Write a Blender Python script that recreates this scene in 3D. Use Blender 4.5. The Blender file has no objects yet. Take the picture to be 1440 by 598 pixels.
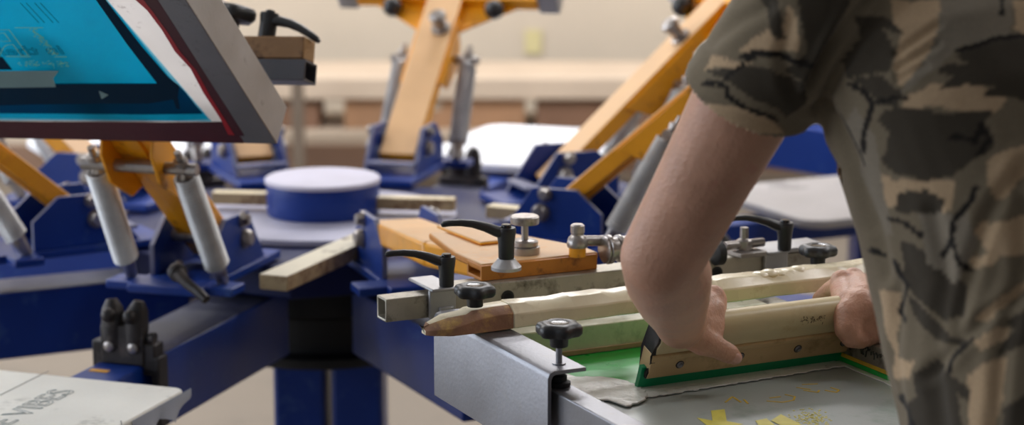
import bpy, bmesh, math, random
from math import sin, cos, pi, radians as R, sqrt
from mathutils import Vector as V, Matrix, noise
random.seed(4)
SC = bpy.context.scene
COL = SC.collection

# ------------------------------------------------------------------ camera maths (for reading positions off the photo)
F, H = 3000.0, 1.61
PT = math.atan(596/3000); CP, SP = cos(PT), sin(PT)
def ray(px, py):
    a = (px-720)/F; b = (py-299)/F
    return V((a, CP-b*SP, -SP-b*CP))
def onz(px, py, z):
    r = ray(px, py); t = (z-H)/r.z
    return V((r.x*t, r.y*t, z))
def at(px, py, Y):
    r = ray(px, py); t = Y/r.y
    return V((r.x*t, Y, H+r.z*t))
def onplane(px, py, p, n):
    r = ray(px, py); o = V((0, 0, H)); t = (p-o).dot(n)/r.dot(n)
    return o+r*t
def proj(w):
    dz = w.z-H; D = w.y*CP-dz*SP; dn = -dz*CP-w.y*SP
    return 720+F*w.x/D, 299+F*dn/D

# ------------------------------------------------------------------ materials
def lin(c):
    return tuple(((x/255)/12.92 if x/255 <= .04045 else ((x/255+.055)/1.055)**2.4) for x in c)+(1,)
MATS = {}
def mat(name, c, rough=.5, metal=0, var=.12, scale=12, bump=.05, bscale=60, wear=None, wamt=.35, wscale=25, stretch=None,
        coat=0, sss=0, alpha=1, trans=0, spec=None):
    m = bpy.data.materials.new(name); m.use_nodes = True; nt = m.node_tree; N = nt.nodes; L = nt.links
    b = N['Principled BSDF']
    tc = N.new('ShaderNodeTexCoord'); mp = N.new('ShaderNodeMapping'); L.new(tc.outputs['Object'], mp.inputs[0])
    if stretch: mp.inputs['Scale'].default_value = stretch
    nz = N.new('ShaderNodeTexNoise'); nz.inputs['Scale'].default_value = scale; nz.inputs['Detail'].default_value = 5
    L.new(mp.outputs[0], nz.inputs[0])
    c1 = lin(c)
    ramp = N.new('ShaderNodeValToRGB'); L.new(nz.outputs[0], ramp.inputs[0])
    ramp.color_ramp.elements[0].position = .3; ramp.color_ramp.elements[1].position = .7
    ramp.color_ramp.elements[0].color = tuple(x*(1-var) for x in c1[:3])+(1,)
    ramp.color_ramp.elements[1].color = tuple(min(1, x*(1+var)) for x in c1[:3])+(1,)
    out = ramp.outputs[0]
    if wear:
        n2 = N.new('ShaderNodeTexNoise'); n2.inputs['Scale'].default_value = wscale; n2.inputs['Detail'].default_value = 8
        n2.inputs['Roughness'].default_value = .7; L.new(mp.outputs[0], n2.inputs[0])
        r2 = N.new('ShaderNodeValToRGB'); L.new(n2.outputs[0], r2.inputs[0])
        r2.color_ramp.elements[0].position = .62-wamt*.35; r2.color_ramp.elements[1].position = .72-wamt*.2
        mx = N.new('ShaderNodeMix'); mx.data_type = 'RGBA'
        L.new(r2.outputs[0], mx.inputs[0]); L.new(out, mx.inputs[6]); mx.inputs[7].default_value = lin(wear)
        out = mx.outputs[2]
    L.new(out, b.inputs['Base Color'])
    b.inputs['Roughness'].default_value = rough; b.inputs['Metallic'].default_value = metal
    if coat: b.inputs['Coat Weight'].default_value = coat; b.inputs['Coat Roughness'].default_value = .25
    if sss:
        b.inputs['Subsurface Weight'].default_value = sss
        b.inputs['Subsurface Radius'].default_value = (1, .35, .2); b.inputs['Subsurface Scale'].default_value = .006
    if alpha < 1: b.inputs['Alpha'].default_value = alpha
    if trans: b.inputs['Transmission Weight'].default_value = trans
    if spec is not None: b.inputs['Specular IOR Level'].default_value = spec
    # roughness breakup
    mr = N.new('ShaderNodeMapRange'); L.new(nz.outputs[0], mr.inputs[0])
    mr.inputs[3].default_value = max(0, rough-.12); mr.inputs[4].default_value = min(1, rough+.12)
    L.new(mr.outputs[0], b.inputs['Roughness'])
    if bump:
        n3 = N.new('ShaderNodeTexNoise'); n3.inputs['Scale'].default_value = bscale; n3.inputs['Detail'].default_value = 4
        L.new(mp.outputs[0], n3.inputs[0])
        bp = N.new('ShaderNodeBump'); bp.inputs['Strength'].default_value = bump*4; bp.inputs['Distance'].default_value = .002
        L.new(n3.outputs[0], bp.inputs['Height']); L.new(bp.outputs[0], b.inputs['Normal'])
    MATS[name] = m
    return m
def glow(name, c, s):
    m = bpy.data.materials.new(name); m.use_nodes = True; N = m.node_tree.nodes; N.clear()
    e = N.new('ShaderNodeEmission'); e.inputs[0].default_value = lin(c); e.inputs[1].default_value = s
    o = N.new('ShaderNodeOutputMaterial'); m.node_tree.links.new(e.outputs[0], o.inputs[0]); MATS[name] = m; return m

mat('blue', (0, 50, 136), .45, 0, .12, 8, .03, 90, wear=(50, 84, 150), wamt=.1, wscale=18, coat=.12, spec=.4)
mat('blue_shaded', (2, 18, 74), .5, 0, .15, 8, .03, 90, wear=(20, 36, 84), wamt=.1, coat=.1, spec=.35)  # darker copy of the blue, shade painted in for low and under-hub parts
mat('blue_edge_light', (122, 124, 150), .5, 0, .2, 10, .03, 90, wear=(60, 66, 110), wamt=.35, wscale=9)  # lavender edge highlights of the blue parts, painted into the colour
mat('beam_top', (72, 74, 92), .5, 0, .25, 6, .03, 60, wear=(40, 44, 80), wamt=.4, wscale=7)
mat('yellow', (246, 166, 8), .42, 0, .1, 9, .03, 80, wear=(150, 90, 30), wamt=.12, wscale=20, coat=.3)
mat('yellow_dust_sheen', (228, 184, 134), .5, 0, .08, 9, .04, 80, wear=(236, 170, 90), wamt=.12, wscale=12)  # top faces of the yellow: dust plus a painted-in glossy reflection
mat('orange_box', (204, 130, 44), .5, 0, .15, 14, .05, 120, wear=(130, 75, 35), wamt=.2, wscale=30)
mat('alu', (176, 176, 178), .42, .7, .12, 14, .05, 150, wear=(120, 118, 118), wamt=.05, wscale=30)
mat('alu_bright', (142, 142, 147), .42, .85, .1, 10, .03, 200, wear=(140, 138, 136), wamt=.06, wscale=24)
mat('alu_dirty', (182, 176, 162), .48, .6, .2, 16, .06, 110, wear=(90, 86, 74), wamt=.3, wscale=22)
mat('alu_dark', (92, 92, 98), .45, .4, .12, 12, .04, 120, wear=(60, 60, 66), wamt=.15, wscale=14)
mat('alu_shaded', (122, 122, 130), .45, .4, .12, 12, .04, 120, wear=(90, 90, 96), wamt=.1, wscale=14)
mat('steel', (170, 164, 160), .35, .8, .15, 20, .04, 120, wear=(110, 90, 78), wamt=.25, wscale=30)
mat('spring_steel', (190, 190, 190), .38, .35, .15, 30, .0, 60)
mat('black_plastic', (30, 31, 33), .42, 0, .1, 30, .04, 260, spec=.6)
mat('black_gloss', (14, 14, 16), .2, 0, .05, 30, 0, spec=.7)
mat('rust_black', (54, 50, 50), .5, .3, .3, 22, .1, 90, wear=(96, 88, 84), wamt=.25, wscale=24)
mat('hole_shade', (8, 8, 9), .8, 0, .05, 30, 0)  # flat black for discs that paint the shade inside holes
mat('rubber_and_shade', (26, 26, 27), .6, 0, .05, 30, 0)  # real rubber, also the painted shade of the bearing housing
mat('wood_raw', (176, 138, 92), .7, 0, .25, 6, .15, 40, wear=(104, 66, 42), wamt=.4, wscale=14, stretch=(1, 1, 4))
mat('wood_end', (168, 126, 98), .75, 0, .25, 18, .2, 60, wear=(206, 166, 100), wamt=.4, wscale=40)
mat('wood_cream', (240, 226, 190), .5, 0, .08, 10, .08, 60, wear=(190, 168, 118), wamt=.22, wscale=16, coat=.3)
mat('cream_tape', (240, 228, 194), .28, 0, .1, 12, .1, 30, wear=(196, 172, 120), wamt=.25, wscale=12, coat=.4)
mat('white_plank', (225, 218, 196), .6, 0, .12, 8, .1, 50, wear=(120, 104, 88), wamt=.22, wscale=14)
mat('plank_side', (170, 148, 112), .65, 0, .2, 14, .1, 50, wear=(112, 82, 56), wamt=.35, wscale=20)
mat('brown_wood', (150, 114, 78), .7, 0, .3, 9, .15, 50, wear=(66, 48, 36), wamt=.4, wscale=16)
mat('dark_wood', (74, 58, 48), .7, 0, .25, 9, .15, 50, wear=(46, 38, 34), wamt=.4, wscale=16)
mat('rail_green', (204, 200, 176), .3, .1, .12, 12, .06, 80, wear=(156, 162, 132), wamt=.3, wscale=14)
mat('pallet_white', (236, 232, 222), .62, 0, .07, 6, .06, 160, wear=(176, 172, 162), wamt=.14, wscale=9)
mat('pallet_far', (238, 240, 246), .6, 0, .04, 6, .03, 90)
mat('mesh_grey', (176, 184, 180), .34, 0, .06, 5, .02, 500, wear=(148, 164, 154), wamt=.2, wscale=8, coat=.6)
mat('ink_green', (4, 186, 72), .3, 0, .08, 14, .1, 40, coat=.6)
mat('ink_white', (250, 248, 242), .3, 0, .06, 18, .3, 60, wear=(196, 198, 190), wamt=.2, wscale=22, coat=.4)
mat('ink_yellow', (226, 214, 96), .5, 0, .1, 60, 0)
mat('ink_yellow_line', (222, 186, 60), .5, 0, .1, 60, 0)
mat('line_brown', (176, 140, 112), .5, 0, .2, 30, 0)
mat('blade_green', (0, 152, 98), .35, 0, .08, 12, .04, 60)
mat('squeegee_wood', (222, 204, 158), .42, 0, .1, 5, .06, 40, wear=(206, 180, 128), wamt=.3, wscale=8, stretch=(1, 1, 1), coat=.35)
mat('squeegee_lower', (208, 178, 130), .5, 0, .12, 8, .06, 50, wear=(150, 122, 80), wamt=.3, wscale=10, coat=.2)
mat('cyan_film', (0, 216, 244), .4, 0, .06, 3, .02, 200, coat=.2)
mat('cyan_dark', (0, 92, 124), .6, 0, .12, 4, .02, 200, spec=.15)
mat('navy_film', (0, 40, 66), .7, 0, .15, 5, .02, 200, spec=.1)
mat('cyan_pale', (120, 216, 246), .4, 0, .1, 6, .02, 200)
mat('screen_white', (226, 222, 220), .5, 0, .05, 8, .02, 200, wear=(170, 160, 158), wamt=.08, wscale=40)
mat('maroon', (70, 10, 32), .5, 0, .15, 10, .05, 80)
mat('red_glue', (176, 28, 44), .4, 0, .15, 20, .05, 80)
mat('grey_tape', (112, 144, 150), .5, 0, .1, 10, .02, 100)
mat('ink_mint', (120, 214, 190), .5, 0, .1, 40, 0)
mat('cap_top', (206, 204, 222), .5, 0, .08, 8, .02, 60)
mat('disc_grey', (168, 168, 188), .45, .1, .1, 8, .02, 60)
mat('sticker', (236, 170, 40), .5, 0, .05, 8, 0)
mat('print_ink', (128, 142, 146), .6, 0, .1, 80, 0)
mat('seam_ink', (140, 138, 134), .6, 0, .1, 80, 0)
mat('stamp_ink', (120, 100, 76), .6, 0, .2, 80, 0)
mat('marker_ink', (70, 74, 66), .6, 0, .2, 80, 0)
mat('plastic_sheet', (196, 204, 220), .25, 0, .06, 12, .1, 40, trans=.3)
mat('skin', (200, 152, 126), .46, 0, .1, 30, .14, 260, wear=(196, 134, 116), wamt=.15, wscale=14, sss=.12)
mat('nail', (214, 168, 150), .3, 0, .03, 30, 0)
mat('hair', (48, 34, 26), .6, 0, .3, 60, .3, 200)
mat('eye_white', (230, 228, 224), .2, 0, .02, 30, 0)
mat('iris', (50, 36, 26), .2, 0, .02, 30, 0)
mat('trousers', (52, 54, 62), .85, 0, .12, 20, .1, 300)
mat('shoe', (40, 40, 42), .6, 0, .1, 20, .05, 100)
mat('shoe_sole', (200, 198, 190), .7, 0, .1, 20, .05, 100)
mat('wall_paint', (208, 194, 174), .85, 0, .05, 2, .02, 30)
mat('wall_white', (214, 208, 200), .85, 0, .05, 2, .02, 30)
mat('ceiling_paint', (226, 224, 220), .9, 0, .03, 2, 0)
mat('floor_paint', (124, 114, 102), .6, 0, .1, 1.5, .02, 20, wear=(108, 100, 90), wamt=.3, wscale=2)
mat('cardboard', (178, 136, 102), .8, 0, .1, 6, .04, 60)
mat('cardboard_dark', (136, 102, 80), .8, 0, .1, 6, .04, 60)
mat('bench_top', (204, 184, 162), .6, 0, .06, 4, .02, 40)
mat('bench_body', (142, 112, 92), .7, 0, .1, 4, .02, 40)
mat('note_paper', (214, 202, 150), .8, 0, .05, 8, 0)
mat('post_grey', (120, 106, 92), .6, .2, .1, 6, .02, 60)
mat('window_frame', (220, 220, 222), .5, 0, .03, 8, 0)
mat('board_grey', (170, 166, 166), .5, .2, .12, 5, .03, 90, wear=(110, 106, 108), wamt=.25, wscale=6)
# thin coated fabrics of the screens let light through from behind
def translucent(name, k):
    m = MATS[name]; nt = m.node_tree; b = nt.nodes['Principled BSDF']; o = nt.nodes['Material Output']
    t = nt.nodes.new('ShaderNodeBsdfTranslucent'); x = nt.nodes.new('ShaderNodeMixShader'); x.inputs[0].default_value = k
    src = b.inputs['Base Color'].links[0].from_socket; nt.links.new(src, t.inputs[0])
    nt.links.new(b.outputs[0], x.inputs[1]); nt.links.new(t.outputs[0], x.inputs[2]); nt.links.new(x.outputs[0], o.inputs[0])
for n_ in ('screen_white', 'cyan_film', 'cyan_pale', 'cyan_dark'): translucent(n_, .75)
glow('window_light', (225, 236, 255), 6)
glow('lamp_light', (255, 244, 230), 10)

# ------------------------------------------------------------------ mesh builder
class MB:
    def __init__(s): s.v = []; s.f = []; s.m = []; s.cur = 0
    def slot(s, i): s.cur = i; return s
    def add(s, vs, fs):
        o = len(s.v); s.v += [V(x) for x in vs]; s.f += [tuple(i+o for i in f) for f in fs]; s.m += [s.cur]*len(fs); return s
    def box(s, c, sz, B=None, top=None):
        c = V(c); B = B or (V((1, 0, 0)), V((0, 1, 0)), V((0, 0, 1)))
        h = [x/2 for x in sz]
        vs = [c+B[0]*h[0]*a+B[1]*h[1]*b+B[2]*h[2]*d for d in (-1, 1) for b in (-1, 1) for a in (-1, 1)]
        s.add(vs, [(0, 2, 3, 1)]); 
        k = s.cur
        if top is not None: s.cur = top
        o = len(s.v)-8; s.f.append((o+4, o+5, o+7, o+6)); s.m.append(s.cur); s.cur = k
        for f in ((0, 1, 5, 4), (1, 3, 7, 5), (3, 2, 6, 7), (2, 0, 4, 6)): s.f.append(tuple(o+i for i in f)); s.m.append(k)
        return s
    def bar(s, p0, p1, w, h, up=V((0, 0, 1)), top=None, off=(0, 0)):
        p0 = V(p0); p1 = V(p1); d = (p1-p0); L = d.length; d.normalize()
        sd = up.cross(d).normalized(); u = d.cross(sd).normalized()
        return s.box((p0+p1)/2+sd*off[0]+u*off[1], (L, w, h), (d, sd, u), top)
    def hollow(s, p0, p1, w, h, t=.002, up=V((0, 0, 1))):
        p0 = V(p0); p1 = V(p1); d = (p1-p0).normalized(); sd = up.cross(d).normalized(); u = d.cross(sd).normalized()
        vs = []
        for p in (p0, p1):
            for k in (0, t):
                for a, b in ((-1, -1), (1, -1), (1, 1), (-1, 1)): vs.append(p+sd*a*(w/2-k)+u*b*(h/2-k))
        fs = []
        for i in range(4):
            j = (i+1) % 4
            fs += [(i, j, 8+j, 8+i), (4+j, 4+i, 12+i, 12+j), (j, i, 4+i, 4+j), (8+i, 8+j, 12+j, 12+i)]
        return s.add(vs, fs)
    def cyl(s, p0, p1, r0, r1=None, n=24, cap=True):
        r1 = r0 if r1 is None else r1
        return s.sweep([p0, p1], [r0, r1], n, cap)
    def sweep(s, pts, rad, n=16, cap=True, flat=1.0, up=None):
        pts = [V(p) for p in pts]; rings = []; ref = None
        for i, p in enumerate(pts):
            d = (pts[min(i+1, len(pts)-1)]-pts[max(i-1, 0)]).normalized()
            if ref is None:
                ref = (up or (V((0, 0, 1)) if abs(d.z) < .9 else V((1, 0, 0))))
            x = d.cross(ref).normalized(); y = x.cross(d).normalized(); ref = y
            r = rad[i] if isinstance(rad, (list, tuple)) else rad
            rings.append([p+x*cos(2*pi*k/n)*r+y*sin(2*pi*k/n)*r*flat for k in range(n)])
        vs = [q for r_ in rings for q in r_]; fs = []
        for i in range(len(pts)-1):
            for k in range(n): fs.append((i*n+k, i*n+(k+1) % n, (i+1)*n+(k+1) % n, (i+1)*n+k))
        if cap: fs.append(tuple(range(n))[::-1]); fs.append(tuple((len(pts)-1)*n+k for k in range(n)))
        return s.add(vs, fs)
    def lathe(s, o, prof, n=32, ax=V((0, 0, 1)), lobes=0, amp=0):
        o = V(o); ax = V(ax).normalized(); x = ax.orthogonal().normalized(); y = ax.cross(x)
        vs = []; fs = []
        for (r, z, *k) in prof:
            for i in range(n):
                t = 2*pi*i/n; rr = r*(1+(amp*(k[0] if k else 0))*cos(lobes*t))
                vs.append(o+ax*z+(x*cos(t)+y*sin(t))*rr)
        for j in range(len(prof)-1):
            for i in range(n): fs.append((j*n+i, j*n+(i+1) % n, (j+1)*n+(i+1) % n, (j+1)*n+i))
        fs.append(tuple(range(n))[::-1]); fs.append(tuple((len(prof)-1)*n+i for i in range(n)))
        return s.add(vs, fs)
    def prism(s, pts, d, side=None):
        pts = [V(p) for p in pts]; d = V(d); n = len(pts)
        k = s.cur
        s.add(pts+[p+d for p in pts], [tuple(range(n))[::-1], tuple(range(n, 2*n))])
        o = len(s.v)-2*n
        if side is not None: s.cur = side
        for i in range(n): s.f.append((o+i, o+(i+1) % n, o+n+(i+1) % n, o+n+i)); s.m.append(s.cur)
        s.cur = k; return s
    def ball(s, c, r, sc=(1, 1, 1), n=16, B=None):
        c = V(c); vs = []; fs = []; m = n//2
        B = B or (V((1, 0, 0)), V((0, 1, 0)), V((0, 0, 1)))
        for j in range(1, m):
            for i in range(n):
                a = pi*j/m; t = 2*pi*i/n
                vs.append(c+B[0]*r*sc[0]*sin(a)*cos(t)+B[1]*r*sc[1]*sin(a)*sin(t)+B[2]*r*sc[2]*cos(a))
        vs += [c+B[2]*r*sc[2], c-B[2]*r*sc[2]]
        for j in range(m-2):
            for i in range(n): fs.append((j*n+i, (j+1)*n+i, (j+1)*n+(i+1) % n, j*n+(i+1) % n))
        T = len(vs)-2
        for i in range(n): fs.append((T, i, (i+1) % n)); fs.append((T+1, (m-2)*n+(i+1) % n, (m-2)*n+i))
        return s.add(vs, fs)
    def helix(s, p0, p1, r, w, turns, seg=12, n=5):
        p0 = V(p0); p1 = V(p1); d = p1-p0; ax = d.normalized(); x = ax.orthogonal().normalized(); y = ax.cross(x)
        N = int(turns*seg); P = []
        for i in range(N+1):
            t = 2*pi*i/seg; P.append(p0+d*(i/N)+(x*cos(t)+y*sin(t))*r)
        vs = []; fs = []
        for i, p in enumerate(P):
            t = 2*pi*i/seg; rad = x*cos(t)+y*sin(t)
            for k in range(n):
                a = 2*pi*k/n; vs.append(p+rad*cos(a)*w+ax*sin(a)*w)
        for i in range(N):
            for k in range(n): fs.append((i*n+k, i*n+(k+1) % n, (i+1)*n+(k+1) % n, (i+1)*n+k))
        return s.add(vs, fs)

ROOTM = {}
def obj(name, mb, mats, parent=None, bevel=0, smooth=38, world=True, loc=None, seg=2):
    if isinstance(mats, str): mats = [mats]
    me = bpy.data.meshes.new(name)
    Mi = ROOTM[parent.name].inverted() if (parent is not None and world) else (Matrix.Translation(-V(loc)) if loc is not None else None)
    vs = [Mi @ v for v in mb.v] if Mi is not None else mb.v
    bm = bmesh.new(); bv = [bm.verts.new(v) for v in vs]
    for f, mi in zip(mb.f, mb.m):
        try:
            fc = bm.faces.new([bv[i] for i in f]); fc.material_index = mi; fc.smooth = True
        except ValueError: pass
    bmesh.ops.recalc_face_normals(bm, faces=bm.faces)
    big = [f for f in bm.faces if len(f.verts) > 4]
    th = R(smooth)
    for e in bm.edges:
        if len(e.link_faces) == 2 and e.calc_face_angle(0) > th: e.smooth = False
        elif len(e.link_faces) != 2: e.smooth = False
    bm.to_mesh(me); bm.free()
    for m in mats: me.materials.append(MATS[m])
    o = bpy.data.objects.new(name, me); COL.objects.link(o)
    if loc is not None and parent is None: o.location = loc; ROOTM[o.name] = Matrix.Translation(V(loc))
    elif parent is None: ROOTM[o.name] = Matrix.Identity(4)
    else: ROOTM[o.name] = ROOTM[parent.name]
    if parent is not None: o.parent = parent
    if bevel:
        md = o.modifiers.new('bevel', 'BEVEL'); md.width = bevel; md.segments = seg; md.limit_method = 'ANGLE'; md.angle_limit = R(40)
    return o
def thing(name, label, cat, loc, group=None):
    o = bpy.data.objects.new(name, None); COL.objects.link(o); o.location = loc; o.empty_display_size = .05
    o['label'] = label; o['category'] = cat
    if group: o['group'] = group
    ROOTM[o.name] = Matrix.Translation(V(loc)); return o
def tag(o, label, cat, group=None, kind=None):
    o['label'] = label; o['category'] = cat
    if group: o['group'] = group
    if kind: o['kind'] = kind
    return o
def struct(name, mb, mats, **k):
    o = obj(name, mb, mats, **k); o['kind'] = 'structure'; return o
def lab(o, l): o['label'] = l; return o

# text as mesh strokes on a plane: origin p, x axis ex, y axis ey
def text(mb, s, size, p, ex, ey, outline=None, depth=.0004):
    cu = bpy.data.curves.new('t', 'FONT'); cu.body = s; cu.size = size; cu.resolution_u = 4
    if outline: cu.fill_mode = 'NONE'; cu.bevel_depth = outline; cu.bevel_resolution = 0
    else: cu.extrude = depth/2
    ob = bpy.data.objects.new('t', cu); COL.objects.link(ob)
    bpy.context.view_layer.update()
    dg = bpy.context.evaluated_depsgraph_get(); me = bpy.data.meshes.new_from_object(ob.evaluated_get(dg))
    n = V(ex).cross(V(ey)).normalized()
    if abs(n.z) > .5 and n.z < 0: n = -n
    vs = [V(p)+V(ex)*v.co.x+V(ey)*v.co.y+n*(v.co.z*.5) for v in me.vertices]
    mb.add(vs, [tuple(f.vertices) for f in me.polygons])
    bpy.data.objects.remove(ob); bpy.data.meshes.remove(me); bpy.data.curves.remove(cu)

# ------------------------------------------------------------------ frames of the carousel
HUB = V((-.34, 3.77, 0))
def frame(az):
    a = R(az); return V((sin(a), -cos(a), 0)), V((cos(a), sin(a), 0))
UP = V((0, 0, 1))
def S(az, r, v, z):
    u, w = frame(az); return HUB+u*r+w*v+UP*z
AF = 26
def L(r, v, z): return S(AF, r, v, z)
EU, EV = frame(AF)

# ================================================================== ROOM
b = MB(); b.box((0, 4, -.05), (12, 12, .1)); struct('floor', b, 'floor_paint')
b = MB(); b.box((0, 9.06, 1.6), (12, .12, 3.2)); struct('wall_back', b, 'wall_paint')
b = MB()
b.box((-5.0, 4, .45), (.12, 10, .9)); b.box((-5.0, 4, 2.95), (.12, 10, .5))
b.box((-5.0, -.4, 1.8), (.12, 1.2, 1.8)); b.box((-5.0, 8.4, 1.8), (.12, 1.2, 1.8)); b.box((-5.0, 4, 1.8), (.12, .5, 1.8))
struct('wall_left', b, 'wall_white')
b = MB(); b.box((5.5, 4, 1.6), (.12, 10, 3.2)); struct('wall_right', b, 'wall_white')
b = MB(); b.box((0, 4, 3.25), (12, 12, .1)); struct('ceiling', b, 'ceiling_paint')
for i, y in enumerate((1.98, 6.02)):
    b = MB()
    for dy in (-1.75, 0, 1.75): b.box((-4.98, y+dy, 1.8), (.06, .05, 1.8))
    for z in (.93, 1.8, 2.67): b.box((-4.98, y, z), (.06, 3.5, .05))
    w = struct('window_%d' % (i+1), b, 'window_frame')
    b = MB(); b.box((-5.02, y, 1.8), (.01, 3.5, 1.75)); p = obj('window_pane', b, 'window_light', w, world=False)
b = MB(); b.box((0, 8.985, .06), (11, .03, .12)); struct('baseboard_back', b, 'bench_body')

def area(name, loc, rot, size, sy, power, col=(1, 1, 1)):
    l = bpy.data.lights.new(name, 'AREA'); l.shape = 'RECTANGLE'; l.size = size; l.size_y = sy; l.energy = power; l.color = col
    o = bpy.data.objects.new(name, l); COL.objects.link(o); o.location = loc; o.rotation_euler = rot; return o
# daylight through the two left windows, fluorescent fittings under the ceiling
area('window_daylight', (-4.85, 1.98, 1.8), (0, R(-90), 0), 1.7, 3.4, 90, (.86, .93, 1))
area('window_daylight', (-4.85, 6.02, 1.8), (0, R(-90), 0), 1.7, 3.4, 150, (.86, .93, 1))
fit = [(-2.2, 5.6), (0.2, 5.6), (2.6, 5.6), (-2.2, 7.6), (.2, 7.6), (2.6, 7.6), (-2.2, 3.2), (2.2, 3.0)]
pw = {0: 80, 1: 95, 2: 80, 3: 75, 4: 75, 5: 75, 6: 40, 7: 34}
for i, (x, y) in enumerate(fit):
    t = thing('ceiling_lamp', 'long fluorescent ceiling lamp above the workshop', 'lamp', (x, y, 3.2), 'ceiling lamps above the workshop')
    b = MB(); b.box((x, y, 3.17), (1.3, .3, .05)); obj('lamp_housing', b, 'window_frame', t, bevel=.01)
    b = MB(); b.box((x, y, 3.14), (1.2, .24, .012)); obj('diffuser', b, 'lamp_light', t)
    area('lamp_glow', (x, y, 3.12), (0, 0, 0), 1.2, .5, pw[i], (.97, .97, 1))

w = bpy.data.worlds.new('w'); SC.world = w; w.use_nodes = True
w.node_tree.nodes['Background'].inputs[0].default_value = (.80, .86, 1, 1); w.node_tree.nodes['Background'].inputs[1].default_value = .32

# ---- far background: low bench with cartons, post, second press
t = thing('workbench', 'long low workbench with pale top along the beige back wall', 'bench', (0.3, 8.4, 0))
b = MB(); b.box((.9, 8.4, .477), (5.2, .5, .09)); obj('bench_top', b, 'bench_top', t, bevel=.01)
b = MB(); b.box((.9, 8.4, .30), (5.0, .45, .03)); obj('shelf_board', b, 'bench_top', t, bevel=.004)
for x in (-1.6, .3, 1.9, 3.4):
    b = MB(); b.box((x, 8.25, .143), (.07, .07, .286)); obj('leg', b, 'bench_top', t, bevel=.004)
for (x, w_, h_, m, l) in ((-1.0, .5, .1, 'cardboard_dark', 'flat brown carton on the bench shelf, left of the raised back arm'),
                        (-.30, .7, .11, 'cardboard', 'wide tan carton on the bench shelf behind the raised back arm'),
                        (.62, 1.05, .105, 'cardboard_dark', 'long brown carton on the bench shelf, right of the raised back arm'),
                        (1.75, .9, .11, 'cardboard', 'tan carton on the bench shelf behind the sleeve')):
    t = thing('cardboard_box', l, 'box', (x, 8.3, .316), 'cartons on the bench shelf')
    b = MB(); b.box((x, 8.32, .316+h_/2), (w_, .26, h_)); obj('carton', b, m, t, bevel=.004)
    b = MB(); b.box((x, 8.32, .316+h_+.001), (.05, .264, .003)); b.box((x, 8.1885, .316+h_*.82), (.05, .003, h_*.34)); obj('packing_tape', b, 'bench_top', t)
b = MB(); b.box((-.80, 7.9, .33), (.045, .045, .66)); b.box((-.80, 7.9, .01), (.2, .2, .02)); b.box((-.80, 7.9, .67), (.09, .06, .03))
tag(obj('floor_stand', b, 'post_grey', bevel=.004), 'thin grey stand upright before the beige wall left of centre', 'stand')
b = MB(); b.box((.09, 8.994, .56), (.07, .008, .10)); b.box((.09, 8.989, .60), (.02, .004, .01))
tag(obj('wall_note', b, 'note_paper'), 'small faint yellow note on the back wall', 'note')

# ================================================================== HUB
t = thing('press_column', 'blue central column and hub with round flat cap of the carousel press', 'printing press', (HUB.x, HUB.y, 0))
def ngon(r, n, z, rot=0): return [HUB+V((r*cos(2*pi*i/n+rot), r*sin(2*pi*i/n+rot), z)) for i in range(n)]
b = MB(); b.lathe(HUB+UP*.862, [(.1, 0), (.101, .002), (.101, .053), (.1, .056)], 64); obj('cap_drum', b, 'blue', t, bevel=0)
b = MB(); b.lathe(HUB+UP*.9185, [(.1035, 0), (.1035, .006), (.101, .008)], 64); obj('cap_lid', b, 'cap_top', t)
b = MB(); b.lathe(HUB+UP*.848, [(.235, 0), (.24, .002), (.24, .011), (.236, .013)], 80); obj('hub_disc', b, 'disc_grey', t)
b = MB(); b.slot(0).prism(ngon(.40, 8, .795, R(20+22.5-90)), (0, 0, .052)); obj('head_carrier', b, 'blue_shaded', t, bevel=.004)
b = MB(); b.lathe(HUB+UP*.622, [(.20, 0), (.205, .004), (.205, .018), (.17, .022), (.17, .08), (.19, .09), (.19, .172)], 48); obj('bearing_housing', b, 'rubber_and_shade', t)  # coloured black to paint the deep shade of the recess under the hub
b = MB()
for sx in (-.052, .052): b.box((HUB.x+.01+sx, HUB.y, .318), (.092, .16, .612))
obj('column', b, 'blue', t, bevel=.008)
b = MB()
for a in (10, 100, 190, 280):
    u, w_ = frame(a); b.bar(HUB+UP*.03, HUB+u*.7+UP*.03, .1, .06)
obj('base', b, 'blue_shaded', t, bevel=.005)

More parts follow.
